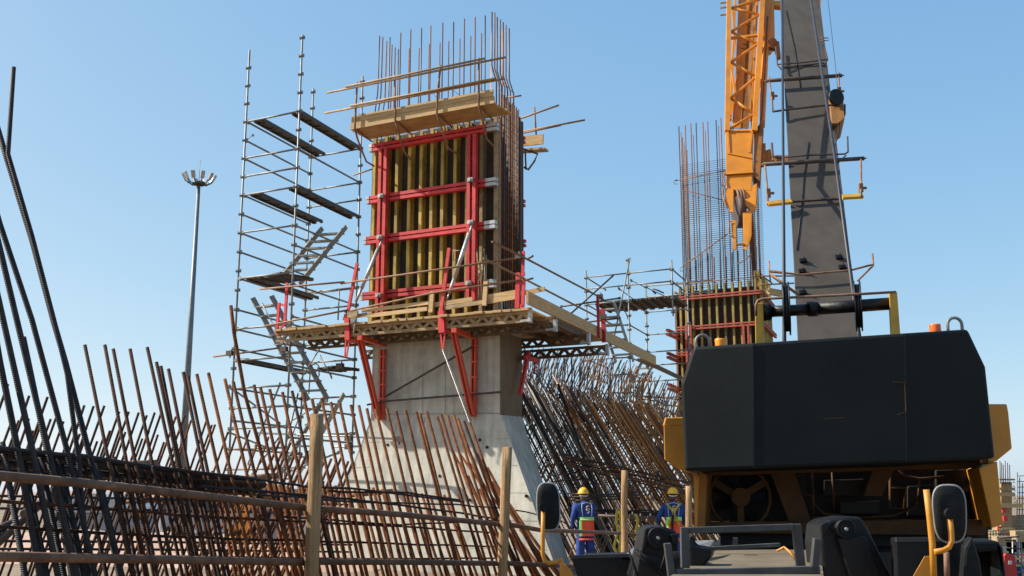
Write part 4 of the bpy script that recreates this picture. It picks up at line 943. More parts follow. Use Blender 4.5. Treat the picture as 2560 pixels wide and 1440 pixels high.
# box section and head
jpoly([(1813, 326), (1884, 322), (1882, 434), (1815, 436)], 'jib_box', 'crane_yellow', 0, .62, .01)
jpoly([(1886, 320), (1909, 305), (1900, 452), (1884, 440)], 'jib_box_side', 'dirty_shade_yellow', .05, .6, .01)
jpoly([(1811, 430), (1882, 425), (1883, 431), (1812, 436)], 'jib_flange', 'crane_yellow', -.03, .1); jpoly([(1815, 438), (1881, 433), (1880, 476), (1816, 474)], 'jib_box', 'crane_yellow', .04, .55, .01)
for p in ((1819, 328, 1823, 384), (1880, 328, 1874, 382), (1820, 384, 1881, 396), (1819, 328, 1874, 327)): jbeam(*p, .035, .03, 'box_rib', 'crane_yellow', -.02)
jpoly([(1813, 470), (1834, 472), (1834, 532), (1826, 528), (1813, 505)], 'jib_head_cheek', 'crane_yellow', .0, .10, .008)
jpoly([(1862, 473), (1893, 458), (1890, 523), (1880, 530), (1862, 512)], 'jib_head_cheek', 'crane_yellow', .05, .10, .008)
jpoly([(1857, 527), (1880, 526), (1879, 589), (1867, 626), (1859, 622)], 'hanger_plate', 'crane_yellow', .02, .05, .006)
jpoly([(1827, 551), (1840, 551), (1841, 622), (1834, 626)], 'hanger_plate', 'crane_yellow', .02, .05, .006)
jbeam(1840, 612, 1862, 611, .03, .03, 'hanger_pin', 'dirty_shade_yellow')
for k, x in enumerate((1841, 1848, 1855)):
    m = MB(); m.tube([J(x-2, 478, .10), J(x-2, 478+.1, .10)] if 0 else [J(x, 476, .1)+V((0, .22*math.cos(a), -.36+.36*math.sin(a))) for a in [2*math.pi*i/24 for i in range(24)]], .028, 8, closed=True); m.build('head_sheave', 'tube_rust', jb)
m = MB(); m.disc(J(1848, 530, .3), (1, 0, 0), .30, .12, 24); m.build('head_sheave', 'tube_dark', jb)
m = MB(); m.tube([J(x, y, -.02) for x, y in ((1828, 553), (1823, 556), (1822, 584), (1826, 590), (1834, 590))], .012, 6); m.build('wire_loop', 'tube_rust', jb)
m = MB(); m.tube([J(x, y, -.02) for x, y in ((1812, 432), (1808, 445), (1812, 462), (1806, 480), (1810, 500), (1818, 520))], .014, 6); m.build('chain', 'tube_rust', jb)
m = MB(); m.tube([J(x, y, -.02) for x, y in ((1810, 465), (1802, 463), (1801, 480), (1806, 487))], .008, 6); m.build('wire_loop', 'cable', jb)
jpoly([(1902, 358), (1914, 358), (1914, 410), (1902, 412)], 'jib_bracket', 'dirty_shade_yellow', .1, .2)
jpoly([(1914, 376), (1926, 372), (1930, 388), (1972, 388), (1972, 402), (1914, 404)], 'jib_bracket', 'dirty_shade_yellow', .2, .2)
jbeam(1929, 358, 1933, 402, .04, .04, 'jib_lug', 'tube_rust', .1)
m = MB(); m.tube([J(1919, 40, -.0), J(1912, 180, 0), J(1905, 290, 0), J(1895, 330, 0)], .012, 6); m.build('hose', 'cable', jb)
# ------------------------------------------------------------------ carrier deck in front of the camera
poly([(1427, 1394), (1575, 1390), (1616, 1450), (1445, 1450)], 8.9, 'storage_bin', 'black', .7, bevel=.01)
m = MB(); m.beam(P(1427, 1392, 8.87), P(1577, 1388, 8.87), .025, .02, (0, 0, 1)); m.build('bin_edge', 'frame_grey', cr)
m = MB(); m.hexa([P(1555, 1398, 8.9), P(1592, 1402, 8.9), P(1648, 1372, 9.6), P(1600, 1358, 9.6), P(1555, 1394, 8.9), P(1592, 1398, 8.9), P(1648, 1368, 9.6), P(1600, 1354, 9.6)]); m.build('tread_plate', 'galv', cr)
def winch(pts, cx, cy, r, Y, parts):
    w = thing_part('outrigger_winch', cr, P(cx, cy, Y))
    m = MB(); m.prism([P(x, y, Y) for x, y in pts], V((0, .45, 0))); m.build('housing', 'black', w, .02)
    c = P(cx, cy, Y-.03); k = Y/F
    m = MB(); m.disc(c, (0, 1, 0), r*k, .08, 32); dr = m.build('drum', 'black', w, .006)
    m = MB(); m.tube([c-V((0, .045, 0))+V((math.cos(a), 0, math.sin(a)))*r*k*.96 for a in [2*math.pi*i/32 for i in range(32)]], .007, 6, closed=True); m.tube([c-V((0, .045, 0))+V((math.cos(a), 0, math.sin(a)))*r*k*.6 for a in [2*math.pi*i/32 for i in range(32)]], .005, 6, closed=True); m.build('rim', 'black', dr)
    m = MB(); m.disc(c-V((0, .05, 0)), (0, 1, 0), .012, .03, 10); m.build('hub_bolt', 'galv', dr)
    for p in parts: 
        m = MB(); m.prism([P(x, y, Y-.06) for x, y in p], V((0, .05, 0))); m.build('cover_plate', 'black', w, .008)
    return w
winch([(1612, 1322), (1630, 1316), (1660, 1316), (1692, 1328), (1702, 1450), (1580, 1450), (1600, 1380)], 1643, 1344, 24, 8.3,
      [[(1600, 1384), (1655, 1392), (1652, 1445), (1590, 1446)], [(1676, 1336), (1694, 1334), (1697, 1358), (1680, 1360)], [(1612, 1322), (1622, 1319), (1618, 1362), (1604, 1380)]])
m = MB()
for (x0, y0, x1, y1) in ((1585, 1380, 1650, 1436), (1590, 1372, 1655, 1428), (1572, 1376, 1596, 1445), (1665, 1380, 1648, 1440), (1674, 1392, 1660, 1430)): m.tube([P(x0, y0, 8.15), P(x1, y1, 8.15)], .009, 6)
m.build('winch_rod', 'mirror_black', cr)
winch([(2056, 1312), (2075, 1300), (2120, 1292), (2153, 1292), (2175, 1330), (2232, 1450), (2060, 1450), (2052, 1360)], 2110, 1322, 22, 8.0, [[(2094, 1345), (2165, 1340), (2205, 1450), (2130, 1450)], [(2052, 1312), (2066, 1304), (2080, 1310), (2056, 1350)]])
def fbeam(x0, y0, Y0, x1, y1, Y1, wpx, name='deck_frame', d=.06, mt='frame_grey'):
    m = MB(); p, q = P(x0, y0, Y0), P(x1, y1, Y1); dr = (q-p).normalized(); wd = V((0, 1, 0)).cross(dr)
    m.beam(p, q, wpx*((Y0+Y1)/2)/F, d, wd); return m.build(name, mt, cr, .004)
fbeam(1711, 1318, 7.6, 1713, 1420, 7.6, 20); fbeam(1722, 1326, 7.6, 1985, 1317, 7.6, 15); fbeam(1990, 1310, 7.6, 2002, 1418, 7.6, 20)
fbeam(1690, 1433, 7.2, 2048, 1424, 7.2, 18); fbeam(1668, 1358, 7.2, 1680, 1450, 7.2, 17); fbeam(2042, 1346, 7.2, 2034, 1432, 7.2, 17)
fbeam(1780, 1371, 9.6, 1950, 1362, 9.6, 9)
m = MB(); zdk = P(1900, 1432, 7.3).z
m.hexa([PZ(1790, 1376, zdk), PZ(2050, 1372, zdk), PZ(2060, 1450, zdk), PZ(1640, 1460, zdk)]+[p-UP*.03 for p in (PZ(1790, 1376, zdk), PZ(2050, 1372, zdk), PZ(2060, 1450, zdk), PZ(1640, 1460, zdk))]); m.build('carrier_deck', 'deck_sand', cr)
poly([(1832, 1345), (1843, 1345), (1843, 1363), (1830, 1363)], 9.4, 'deck_lug', 'frame_grey', .1)
poly([(1722, 1340), (1735, 1365), (1780, 1372), (1778, 1392), (1755, 1418), (1722, 1420)], 8.0, 'mud_flap', 'black', .25, bevel=.02)
m = MB(); m.hexa([P(1728, 1352, 9.0), P(1785, 1350, 9.5), P(1775, 1366, 9.0), P(1735, 1366, 8.6)]+[p-UP*.02 for p in (P(1728, 1352, 9.0), P(1785, 1350, 9.5), P(1775, 1366, 9.0), P(1735, 1366, 8.6))]); m.build('tread_plate', 'galv', cr)
m = MB()
for k in range(7):
    m.tube([P(1683+k*4, 1378, 7.75), P(1683+k*4+14, 1418, 7.75)], .004, 5); m.tube([P(1700-k*1, 1380+k*6, 7.75), P(1684+k*3, 1384+k*6, 7.75)], .004, 5)
m.build('mesh_guard', 'mirror_black', cr)
m = MB(); m.tube([P(1942, 1378, 7.9), P(1960, 1368, 7.9), P(1975, 1380, 7.85), P(1990, 1400, 7.8)], .010, 6); m.build('orange_cord', 'crane_yellow', cr)
poly([(2240, 1350), (2405, 1350), (2405, 1460), (2243, 1460)], 7.6, 'toolbox', 'black', .5, bevel=.01)
m = MB(); m.beam(P(2240, 1349, 7.57), P(2405, 1348, 7.57), .03, .02, (0, 0, 1)); m.build('toolbox_edge', 'frame_grey', cr)
poly([(2405, 1460), (2412, 1370), (2430, 1340), (2450, 1400), (2458, 1460)], 7.3, 'hose_guard', 'mirror_black', .2, bevel=.02)
poly([(2425, 1352), (2495, 1352), (2508, 1372), (2518, 1460), (2500, 1460), (2496, 1378), (2440, 1380)], 8.0, 'mudguard', 'black_paint', .5, bevel=.02)
poly([(2440, 1378), (2488, 1378), (2494, 1460), (2455, 1460)], 8.4, 'mudguard_inner', 'mirror_black', .3)
m = MB(); m.tube([P(2366, 1380, 7.3), P(2368, 1450, 7.3)], .02, 8); m.build('air_hose', 'tube_rust', cr)
poly([(2330, 1390), (2312, 1391), (2278, 1450), (2332, 1450)], 6.9, 'mirror_bracket', 'crane_yellow', .02)
poly([(1405, 1408), (1415, 1414), (1430, 1430), (1436, 1450), (1402, 1450)], 8.6, 'mirror_bracket', 'crane_yellow', .02)
def mirror(cx, cy, w, h, Y, tilt, taper):
    g_ = thing_part('wing_mirror', cr, P(cx, cy, Y)); k = Y/F; c = P(cx, cy, Y); pts = []
    for i in range(40):
        a = 2*math.pi*i/40; e = .62; sx = math.copysign(abs(math.cos(a))**e, math.cos(a)); sz = math.copysign(abs(math.sin(a))**e, math.sin(a))
        x = sx*w/2*k*(1+taper*sz); z = sz*h/2*k; pts.append(c+V((x+tilt*z, 0, z)))
    m = MB(); n0 = 0; m.v += pts; sc_ = [(.95, -.012), (.6, -.018), (.2, -.020)]
    for s, dy in sc_: m.v += [c+(p-c)*s+V((0, dy, 0)) for p in pts]
    for r_ in range(3):
        for i in range(40): m.face([r_*40+i, r_*40+(i+1) % 40, (r_+1)*40+(i+1) % 40, (r_+1)*40+i], True)
    m.face([120+i for i in range(40)]); m.v += [p+V((0, .02, 0)) for p in pts]; m.face([160+i for i in range(40)][::-1])
    for i in range(40): m.face([(i+1) % 40, i, 160+i, 160+(i+1) % 40], True)
    m.build('mirror_housing', 'mirror_black', g_)
    m = MB(); m.tube([p+V((0, .0, 0)) for p in pts], .008, 6, closed=True); m.build('mirror_rim', 'rubber_grey', g_)
    return g_
ma_ = mirror(1371, 1266, 54, 112, 8.6, -.03, .0)
m = MB(); m.tube([P(x, y, 8.5) for x, y in ((1358, 1278), (1357, 1340), (1357, 1385), (1362, 1402), (1372, 1408), (1386, 1405), (1402, 1400))], .017, 10); m.build('mirror_arm', 'crane_yellow', ma_)
m = MB(); m.disc(P(1359, 1268, 8.50), (0, 1, 0), .036, .06, 16); m.build('mirror_clamp', 'mirror_black', ma_)
m = MB(); m.beam(P(1403, 1396, 8.5), P(1405, 1450, 8.5), .028, .02, (1, 0, 0)); m.build('arm_base', 'crane_yellow', ma_)
mb_ = mirror(2374, 1284, 78, 136, 6.9, .02, .06)
m = MB(); m.tube([P(x, y, 6.8) for x, y in ((2374, 1294), (2378, 1330), (2379, 1352), (2372, 1368), (2358, 1376), (2335, 1380))], .018, 10); m.tube([P(x, y, 6.82) for x, y in ((2316, 1224), (2324, 1290), (2331, 1360), (2335, 1450))], .020, 10); m.build('mirror_arm', 'crane_yellow', mb_)
m = MB(); m.disc(P(2373, 1284, 6.8), (0, 1, 0), .035, .06, 16); m.build('mirror_clamp', 'mirror_black', mb_)
# ------------------------------------------------------------------ high lighting mast
lm = thing('lighting_mast', 'tall slim floodlight mast with a crown of lamps against the left sky', 'light mast', P(470, 1237, 90))
hd = P(497, 462, 90.)
m = MB(); m.tube([(hd.x, 90, 0), (hd.x, 90, hd.z)], .34, 16, .15); m.build('mast_pole', 'mast_grey', lm)
for k in range(10):
    a = 2*math.pi*k/10+.2; d = V((math.cos(a), math.sin(a), 0)); p0 = V((hd.x, 90, hd.z-.05)); p1 = p0+d*.75+UP*.12; p2 = p0+d*1.15+UP*.42
    m = MB(); m.tube([p0, p1, p2], .05, 6); ar_ = m.build('lamp_arm', 'frame_grey', lm)
    m = MB(); t = (d*.45+UP*.9).normalized(); m.box(p2+t*.28, t*.34, d.cross(t)*.19, t.cross(d.cross(t))*.09); m.build('floodlight', 'galv', ar_, .02)
m = MB(); m.disc(hd+UP*.12, UP, .55, .22, 16); m.build('lamp_ring', 'frame_grey', lm)
m = MB(); m.tube([hd, hd+UP*2.3], .025, 5); m.build('lightning_rod', 'tube', lm)

# ------------------------------------------------------------------ far pier under construction
O2 = P(1905, 1237, 40.0); O2 = V((O2.x, O2.y, 0))
def T2(a, b, z): return O2+A*a+B*b+UP*z
def TF2(px, py, b): return PL(px, py, O2+B*b, NF)
def SF2(px, py, a): return PL(px, py, O2+A*a, NA)
def ab2(p):
    q = V(p)-O2; det = A.x*B.y-A.y*B.x
    return ((q.x*B.y-q.y*B.x)/det, (A.x*q.y-A.y*q.x)/det, q.z)
f2 = thing('wall_formwork', 'far pier formwork with stubby yellow beams above and two red bands', 'formwork', T2(0, 0, 5))
a2 = ab2(TF2(1696, 850, -.3))[0]; zt2 = TF2(1800, 722, -.05).z; zb2 = 3.2
m = MB(); m.hexa([T2(a2, -.03, zb2), T2(0, -.03, zb2), T2(0, 0, zb2), T2(a2, 0, zb2), T2(a2, -.03, zt2), T2(0, -.03, zt2), T2(0, 0, zt2), T2(a2, 0, zt2)]); m.build('plywood_panel', 'ply', f2)
for i, x in enumerate((1700, 1714, 1731, 1751, 1772, 1791, 1811, 1831, 1851, 1871, 1889, 1903)):
    m = MB(); a = ab2(TF2(x, 740, -.25))[0]; zt_ = TF2(x, lerp(x, [(1700, 716), (1903, 697)]), -.25).z
    gt24(m, T2(a, -.25, zb2), T2(a, -.25, zt_), B, A, h=.22); m.beam(T2(a, -.14, zb2+.1), T2(a, -.14, zt_-.15), .02, .18, A); m.build('timber_beam', 'beam_olive', f2)
for i in range(12):
    m = MB(); b = .08+i*.28; zt_ = SF2(1915, 704, .2).z; gt24(m, T2(.27, b, zb2), T2(.27, b, zt_), -A, B, h=.22); m.build('timber_beam', 'beam_yellow', f2)
m = MB(); m.hexa([T2(.005, 0, zb2), T2(.03, 0, zb2), T2(.03, 3.35, zb2), T2(.005, 3.35, zb2), T2(.005, 0, zt2), T2(.03, 0, zt2), T2(.03, 3.35, zt2), T2(.005, 3.35, zt2)]); m.build('plywood_panel', 'side_brown', f2)
m = MB(); m.hexa([T2(a2-.12, -.28, zb2), T2(a2-.05, -.28, zb2), T2(a2-.05, .9, zb2), T2(a2-.12, .9, zb2), T2(a2-.12, -.28, zt2), T2(a2-.05, -.28, zt2), T2(a2-.05, .9, zt2), T2(a2-.12, .9, zt2)]); m.build('edge_board', 'tube_rust', f2)
def wal2(x0, y0, x1, y1, dz=.10):
    m = MB(); p, q = TF2(x0, y0, -.34), TF2(x1, y1, -.34); p.z = q.z = (p.z+q.z)/2
    for s in (-1, 1): m.beam(p+UP*s*dz/2, q+UP*s*dz/2, .055, .1, UP)
    m.build('waler', 'old_red', f2); return p.z
for y0, y1 in ((749, 727), (826, 803), (890, 868)):
    z_ = wal2(1694, y0, 1903, y1)
    m = MB(); 
    for s in (-1, 1): m.beam(T2(.36, -.4, z_+s*.05), T2(.36, 3.45, z_+s*.05), .055, .1, UP)
    m.build('waler', 'old_red', f2)
for x in (1722, 1866):
    m = MB(); a = ab2(TF2(x, 850, -.46))[0]
    for s in (-1, 1): m.beam(T2(a+s*.09, -.46, zb2), T2(a+s*.09, -.46, TF2(x, 812, -.46).z), .08, .1, A)
    m.build('steel_soldier', 'old_red', f2)
for (x, y) in ((1668, 830), (1670, 888), (1672, 966)):
    m = MB()
    for s in (-1, 1): m.beam(P(x, y+s*5, 39.2), P(x+32, y+14+s*5, 41.5), .09, .12, UP)
    m.build('waler', 'old_red', f2)
c2 = thing('rebar_cage', 'tall slender rebar cage with fine horizontal ties above the far pier', 'rebar cage', T2(0, 0, zt2))
zlow = zt2-.6
ct = [(1697, 316), (1713, 313), (1727, 309), (1740, 307), (1757, 305), (1769, 304), (1790, 300), (1802, 295), (1815, 300), (1832, 300), (1848, 300), (1864, 300), (1878, 300), (1888, 300)]
for i, (x, y) in enumerate(ct):
    b = .1; t = TF2(x, y, b); q = ab2(t); xb = x+lerp(x, [(1697, 12), (1888, 14)])
    e = TF2(xb, 700, b); bar(c2, [t, T2(ab2(e)[0], b, e.z), T2(ab2(e)[0], b, zlow)], .022, 'rust' if i % 3 else 'steel_dark')
    if i % 2 == 0: bar(c2, [TF2(x+6, y+lerp(i, [(0, 35), (6, 15)]), 1.3), TF2(xb+8, 700, 1.3)], .016, 'rust')
for i in range(12):
    x = 1725+i*15; e = TF2(x+2, 725, .25); t = TF2(x, 645-i*2.0+RB.uniform(-10, 10), .25); bar(c2, [t, e], .024, 'steel_dark' if i % 2 else 'rust')
for i in range(5):
    b = .2+i*.28; t = T2(-.1, b, TF2(1888, 330, .1).z); bar(c2, [t, T2(.0, b, zlow)], .02, 'rust')
    bar(c2, [T2(ab2(TF2(1700, 340, .1))[0]+.02, b, TF2(1700, 330, .1).z-.1*i), T2(ab2(TF2(1712, 700, .1))[0], b, zlow)], .02, 'rust' if i % 2 else 'tube_rust')
zc0 = TF2(1800, 400, .1).z; zc1 = zt2+.1; k = 0; z = zc0
tl0, tl1 = ab2(TF2(1700, 400, .1))[0], ab2(TF2(1712, 700, .1))[0]; tr0, tr1 = ab2(TF2(1891, 400, .1))[0], ab2(TF2(1901, 700, .1))[0]
while z > zc1 and k < 62:
    t = (zc0-z)/(zc0-zc1); al = tl0+(tl1-tl0)*t; ar2 = tr0+(tr1-tr0)*t
    bar(c2, [T2(al, .08, z), T2(ar2, .08, z), T2(ar2, 1.35, z-.01), T2(al, 1.35, z-.01), T2(al, .08, z-.015)], .0085, 'steel_dark', 4, 'tie'); z -= .085; k += 1
for (x0, y0, x1, y1, r) in ((1688, 452, 1820, 425, .02), (1690, 712, 1905, 690, .02), (1708, 475, 1815, 502, .016), (1706, 666, 1820, 584, .022), (1842, 662, 1880, 636, .02)): bar(c2, [TF2(x0, y0, -.02), TF2(x1, y1, -.02)], r, 'tube_rust' if r > .018 else 'rust')
for (x, y) in ((1688, 452), (1691, 707), (1703, 670)): bar(c2, [TF2(x+6, y+8, -.05), TF2(x-2, y+8, -.05), TF2(x-3, y, -.05), TF2(x+5, y-3, -.05)], .012, 'tube_dark', 5, 'hook')
g2 = thing('concrete_pier', 'partly hidden concrete pier below the far red and yellow formwork', 'bridge pier', T2(-1.5, 1, 0))
m = MB(); m.hexa([T2(a2+.05, .05, -.05), T2(-.02, .05, -.05), T2(-.02, 1.7, -.05), T2(a2+.05, 1.7, -.05), T2(a2+.05, .05, zt2-.7), T2(-.02, .05, zt2-.7), T2(-.02, 1.7, zt2-.7), T2(a2+.05, 1.7, zt2-.7)]); m.build('shaft', 'concrete', g2)
w3 = thing('guard_rail', 'rusty pipe guard rail sticking out to the right of the far formwork', 'guard rail', T2(.8, 0, zt2))
for (x0, y0, x1, y1) in ((1922, 654, 1926, 705), (1925, 680, 2060, 693), (1905, 690, 1985, 690), (1905, 690, 1930, 708), (1928, 690, 1990, 735), (1900, 712, 1985, 708)): rail(w3, [P(x0, y0, 39.5), P(x1, y1, 40.0)], .03, 'tube_rust')
m = MB(); m.beam(P(1920, 728, 39.5), P(1960, 735, 40.5), .25, .12, UP); m.build('edge_board', 'plank', w3)

# ------------------------------------------------------------------ workers, seen from behind
def skin_body(name, verts, edges, mt, par=None, sub=2):
    me = bpy.data.meshes.new(name); me.from_pydata([tuple(v[0]) for v in verts], edges, []); me.update()
    o = bpy.data.objects.new(name, me); C.objects.link(o)
    sk = o.modifiers.new('skin', 'SKIN'); sk.use_smooth_shade = True
    for i, v in enumerate(verts): me.skin_vertices[0].data[i].radius = v[1]
    me.skin_vertices[0].data[0].use_root = True
    s = o.modifiers.new('sub', 'SUBSURF'); s.levels = sub; s.render_levels = sub
    me.materials.append(M[mt])
    if par is not None: attach(o, par)
    return o
def worker(X, Y, label, yaw, lean, arms, harness):
    w = thing('person', label, 'person', (X, Y, 0)); cy, sy = math.cos(yaw), math.sin(yaw)
    def G(x, y, z): return V((X+x*cy-y*sy+lean*z*.0, Y+x*sy+y*cy, z))
    # body: one continuous skin surface in blue overalls
    vs = [(G(0, 0, .95), (.155, .115)), (G(0, .01, 1.15), (.155, .11)), (G(0, .03, 1.34), (.19, .12)), (G(0, .05, 1.46), (.10, .08)), (G(0, .07, 1.53), (.058, .06)),
          (G(-.09, 0, .86), (.10, .10)), (G(-.11, .02, .50), (.105, .10)), (G(-.12, 0, .12), (.09, .09)), (G(-.12, .10, .05), (.055, .05)),
          (G(.09, 0, .86), (.10, .10)), (G(.12, .03, .50), (.105, .10)), (G(.13, .02, .12), (.09, .09)), (G(.13, .12, .05), (.055, .05))]
    ed = [(0, 1), (1, 2), (2, 3), (3, 4), (0, 5), (5, 6), (6, 7), (7, 8), (0, 9), (9, 10), (10, 11), (11, 12)]
    for s, ar in zip((-1, 1), arms):
        n = len(vs); sh_, el, wr = ar
        vs += [(G(s*.19, .04, 1.41), (.075, .075)), (G(*el), (.055, .055)), (G(*wr), (.042, .042))]
        ed += [(2, n), (n, n+1), (n+1, n+2)]
    skin_body('body', vs, ed, 'blue', w)
    for s, ar in zip((-1, 1), arms):       # hands: palm, four bent fingers and a thumb
        wr = V(ar[2]); el = V(ar[1]); d = (wr-el).normalized(); side = V((0, 0, 1)) if abs(d.z) < .8 else V((1, 0, 0)); side = (side-d*side.dot(d)).normalized(); nn = d.cross(side)
        hv = [(G(*wr), (.028, .020)), (G(*(wr+d*.05)), (.034, .016)), (G(*(wr+d*.085)), (.036, .014))]; he = [(0, 1), (1, 2)]
        for k in range(4):
            b_ = wr+d*.085+side*(k-1.5)*.021; L_ = (.030, .036, .034, .026)[k]; n = len(hv)
            hv += [(G(*(b_+d*.01)), (.009, .009)), (G(*(b_+d*(.01+L_))), (.0085, .0085)), (G(*(b_+d*(.01+L_*1.5)+nn*L_*.7)), (.008, .008))]; he += [(2, n), (n, n+1), (n+1, n+2)]
        n = len(hv); hv += [(G(*(wr+d*.035+side*.04)), (.011, .011)), (G(*(wr+d*.07+side*.055+nn*.015)), (.010, .010))]; he += [(1, n), (n, n+1)]
        skin_body('hand', hv, he, 'skin', w, 1)
    # head with face, under the helmet
    hv = [(G(0, .075, 1.52), (.052, .055)), (G(0, .09, 1.60), (.068, .082)), (G(0, .10, 1.67), (.076, .092)), (G(0, .09, 1.74), (.062, .075)), (G(0, .175, 1.615), (.022, .02)), (G(0, .20, 1.645), (.012, .012)), (G(-.078, .085, 1.64), (.008, .02)), (G(.078, .085, 1.64), (.008, .02))]
    hdv = skin_body('head', hv, [(0, 1), (1, 2), (2, 3), (1, 4), (2, 5), (2, 6), (2, 7)], 'skin', w, 2)
    m = MB()
    for s in (-1, 1): m.ball(G(s*.03, .185, 1.665), .012, .008, .008, 8, 6)
    m.build('eyes', 'white', hdv)
    m = MB(); m.ball(G(0, .085, 1.685), .115, .135, .125, 20, 10, 0, .5); h = m.build('helmet', 'helmet', w)
    m = MB(); c = G(0, .085, 1.685); ring = [c+V((.118*math.cos(a), .138*math.sin(a), -.004)) for a in [2*math.pi*k/24 for k in range(24)]]; m.tube(ring, .012, 8, closed=True); m.beam(G(-.07, .225, 1.683), G(.07, .225, 1.683), .05, .012, V((-sy, cy, 0))); m.build('helmet_brim', 'helmet', h)
    m = MB(); m.tube([G(-.088, .06, 1.64), G(-.05, -.01, 1.628), G(0, -.03, 1.622), G(.05, -.01, 1.628), G(.088, .06, 1.64)], .012, 6); m.build('helmet_band', 'reflect', h)
    # waist-length back panel in hi-vis orange, piping and badge
    def panel(x0, x1, z0, z1, mt, off, nm, par=w):
        m = MB(); n = 8; cols = []
        for i in range(n+1):
            x = x0+(x1-x0)*i/n; yy = -.118*math.sqrt(max(0, 1-(x/.215)**2))-.035+off+.03*0; cols.append((x, yy))
        for (xa, ya), (xb, yb) in zip(cols, cols[1:]):
            m.hexa([G(xa, ya, z0), G(xb, yb, z0), G(xb, yb+.008, z0), G(xa, ya+.008, z0), G(xa, ya+.02, z1), G(xb, yb+.02, z1), G(xb, yb+.028, z1), G(xa, ya+.028, z1)])
        return m.build(nm, mt, par)
    panel(-.115, .165, .80 if not harness else .86, 1.12, 'hivis_o', 0, 'hi_vis_panel')
    panel(-.15, .165, 1.12, 1.19, 'hivis_g', 0, 'green_band'); panel(-.15, .165, 1.14, 1.152, 'reflect', -.006, 'reflective_strip')
    panel(-.16, -.115, .80 if not harness else .9, 1.12, 'hivis_g', 0, 'green_band')
    panel(-.17, .17, .72, .755, 'hivis_o', -.005, 'jacket_hem')
    for s in (-1, 1):
        m = MB(); m.tube([G(s*.10, -.10, 1.47), G(s*.115, -.118, 1.38), G(s*.10, -.14, 1.20)], .006, 6); m.build('piping', 'reflect', w)
        m = MB(); x = s*.125; ring = [G(x+.11*math.cos(a), 0.01+.11*math.sin(a), .20) for a in [2*math.pi*k/16 for k in range(16)]]; m.tube(ring, .022, 6, closed=True); m.build('trouser_band', 'hivis_o', w)
    m = MB(); m.tube([G(-.10, -.10, 1.465), G(0, -.095, 1.49), G(.10, -.10, 1.465)], .006, 6); m.build('piping', 'reflect', w)
    # back emblem: a yellow hooked stroke over a white one
    e = -.158; ez = 1.36
    m = MB(); m.tube([G(.040, e+.01, ez+.055), G(-.005, e, ez+.055), G(-.025, e, ez+.03), G(-.005, e, ez+.008), G(.035, e+.006, ez+.005), G(.045, e+.01, ez-.02)], .011, 6); m.build('back_emblem_upper', 'helmet', w)
    m = MB(); m.tube([G(-.030, e, ez-.008), G(.0, e, ez-.035), G(.035, e+.005, ez-.045), G(.030, e+.004, ez-.08), G(-.01, e, ez-.09)], .010, 6); m.build('back_emblem_lower', 'white', w)
    if harness:
        for pts in ([(-.15, -.06, 1.47), (-.08, -.135, 1.40), (-.01, -.165, 1.30)], [(.15, -.06, 1.47), (.08, -.135, 1.40), (.01, -.165, 1.30)], [(-.01, -.168, 1.30), (.0, -.17, 1.26), (.01, -.168, 1.30)], [(0, -.165, 1.27), (-.12, -.13, 1.02)], [(0, -.165, 1.27), (.12, -.13, 1.02)]):
            m = MB(); q = [G(*p) for p in pts]
            for a_, b_ in zip(q, q[1:]): m.beam(a_, b_, .045, .012, V((cy, sy, 0)))
            m.build('harness_strap', 'strap', w)
        m = MB(); m.beam(G(-.02, -.18, 1.24), G(-.05, -.17, .85), .05, .04, V((cy, sy, 0))); m.build('lanyard', 'black', w)
    return w
wx = lambda px, Y: P(px, 1400, Y).x
worker(wx(1464, 23.0), 23.0, 'worker in blue overalls and yellow helmet standing before the rebar by the left mirror', .28, 0, [((0, 0, 0), (-.27, .02, 1.16), (-.24, .12, .92)), ((0, 0, 0), (.22, .12, 1.15), (.16, .32, 1.02))], False)
worker(wx(1687, 23.0), 23.0, 'worker in blue overalls with a yellow safety harness across the back', -.12, 0, [((0, 0, 0), (-.31, .08, 1.18), (-.30, .30, 1.05)), ((0, 0, 0), (.24, .10, 1.15), (.16, .32, 1.02))], True)
# hanging safety straps and clamps on a pipe
hs = thing('safety_lanyard', 'yellow webbing lanyards and clamps hanging from a pipe between the two workers', 'lanyard', P(1560, 1300, 22))
rail(hs, [P(1495, 1289, 22.2), P(1640, 1296, 22.2)], .03, 'tube_dark', 'pipe'); rail(hs, [P(1615, 1301, 22.1), P(1640, 1302, 22.1)], .03, 'tube_rust', 'pipe')
for pts in ([(1543, 1272), (1541, 1300), (1545, 1330), (1535, 1365), (1548, 1400)], [(1549, 1275), (1553, 1320), (1549, 1370), (1552, 1420)], [(1588, 1285), (1595, 1300), (1590, 1330), (1594, 1360)]):
    m = MB(); q = [P(x, y, 21.9) for x, y in pts]
    for a_, b_ in zip(q, q[1:]): m.beam(a_, b_, .045, .015, (1, 0, 0))
    m.build('strap', 'strap', hs)
for (x, y) in ((1548, 1290), (1582, 1292), (1602, 1296), (1627, 1296)): m = MB(); c = P(x, y, 22); m.box(c, (.07, 0, 0), (0, .05, 0), (0, 0, .05)); m.tube([c-UP*.12, c+UP*.1], .02, 6); m.build('clamp', 'tube_dark', hs)

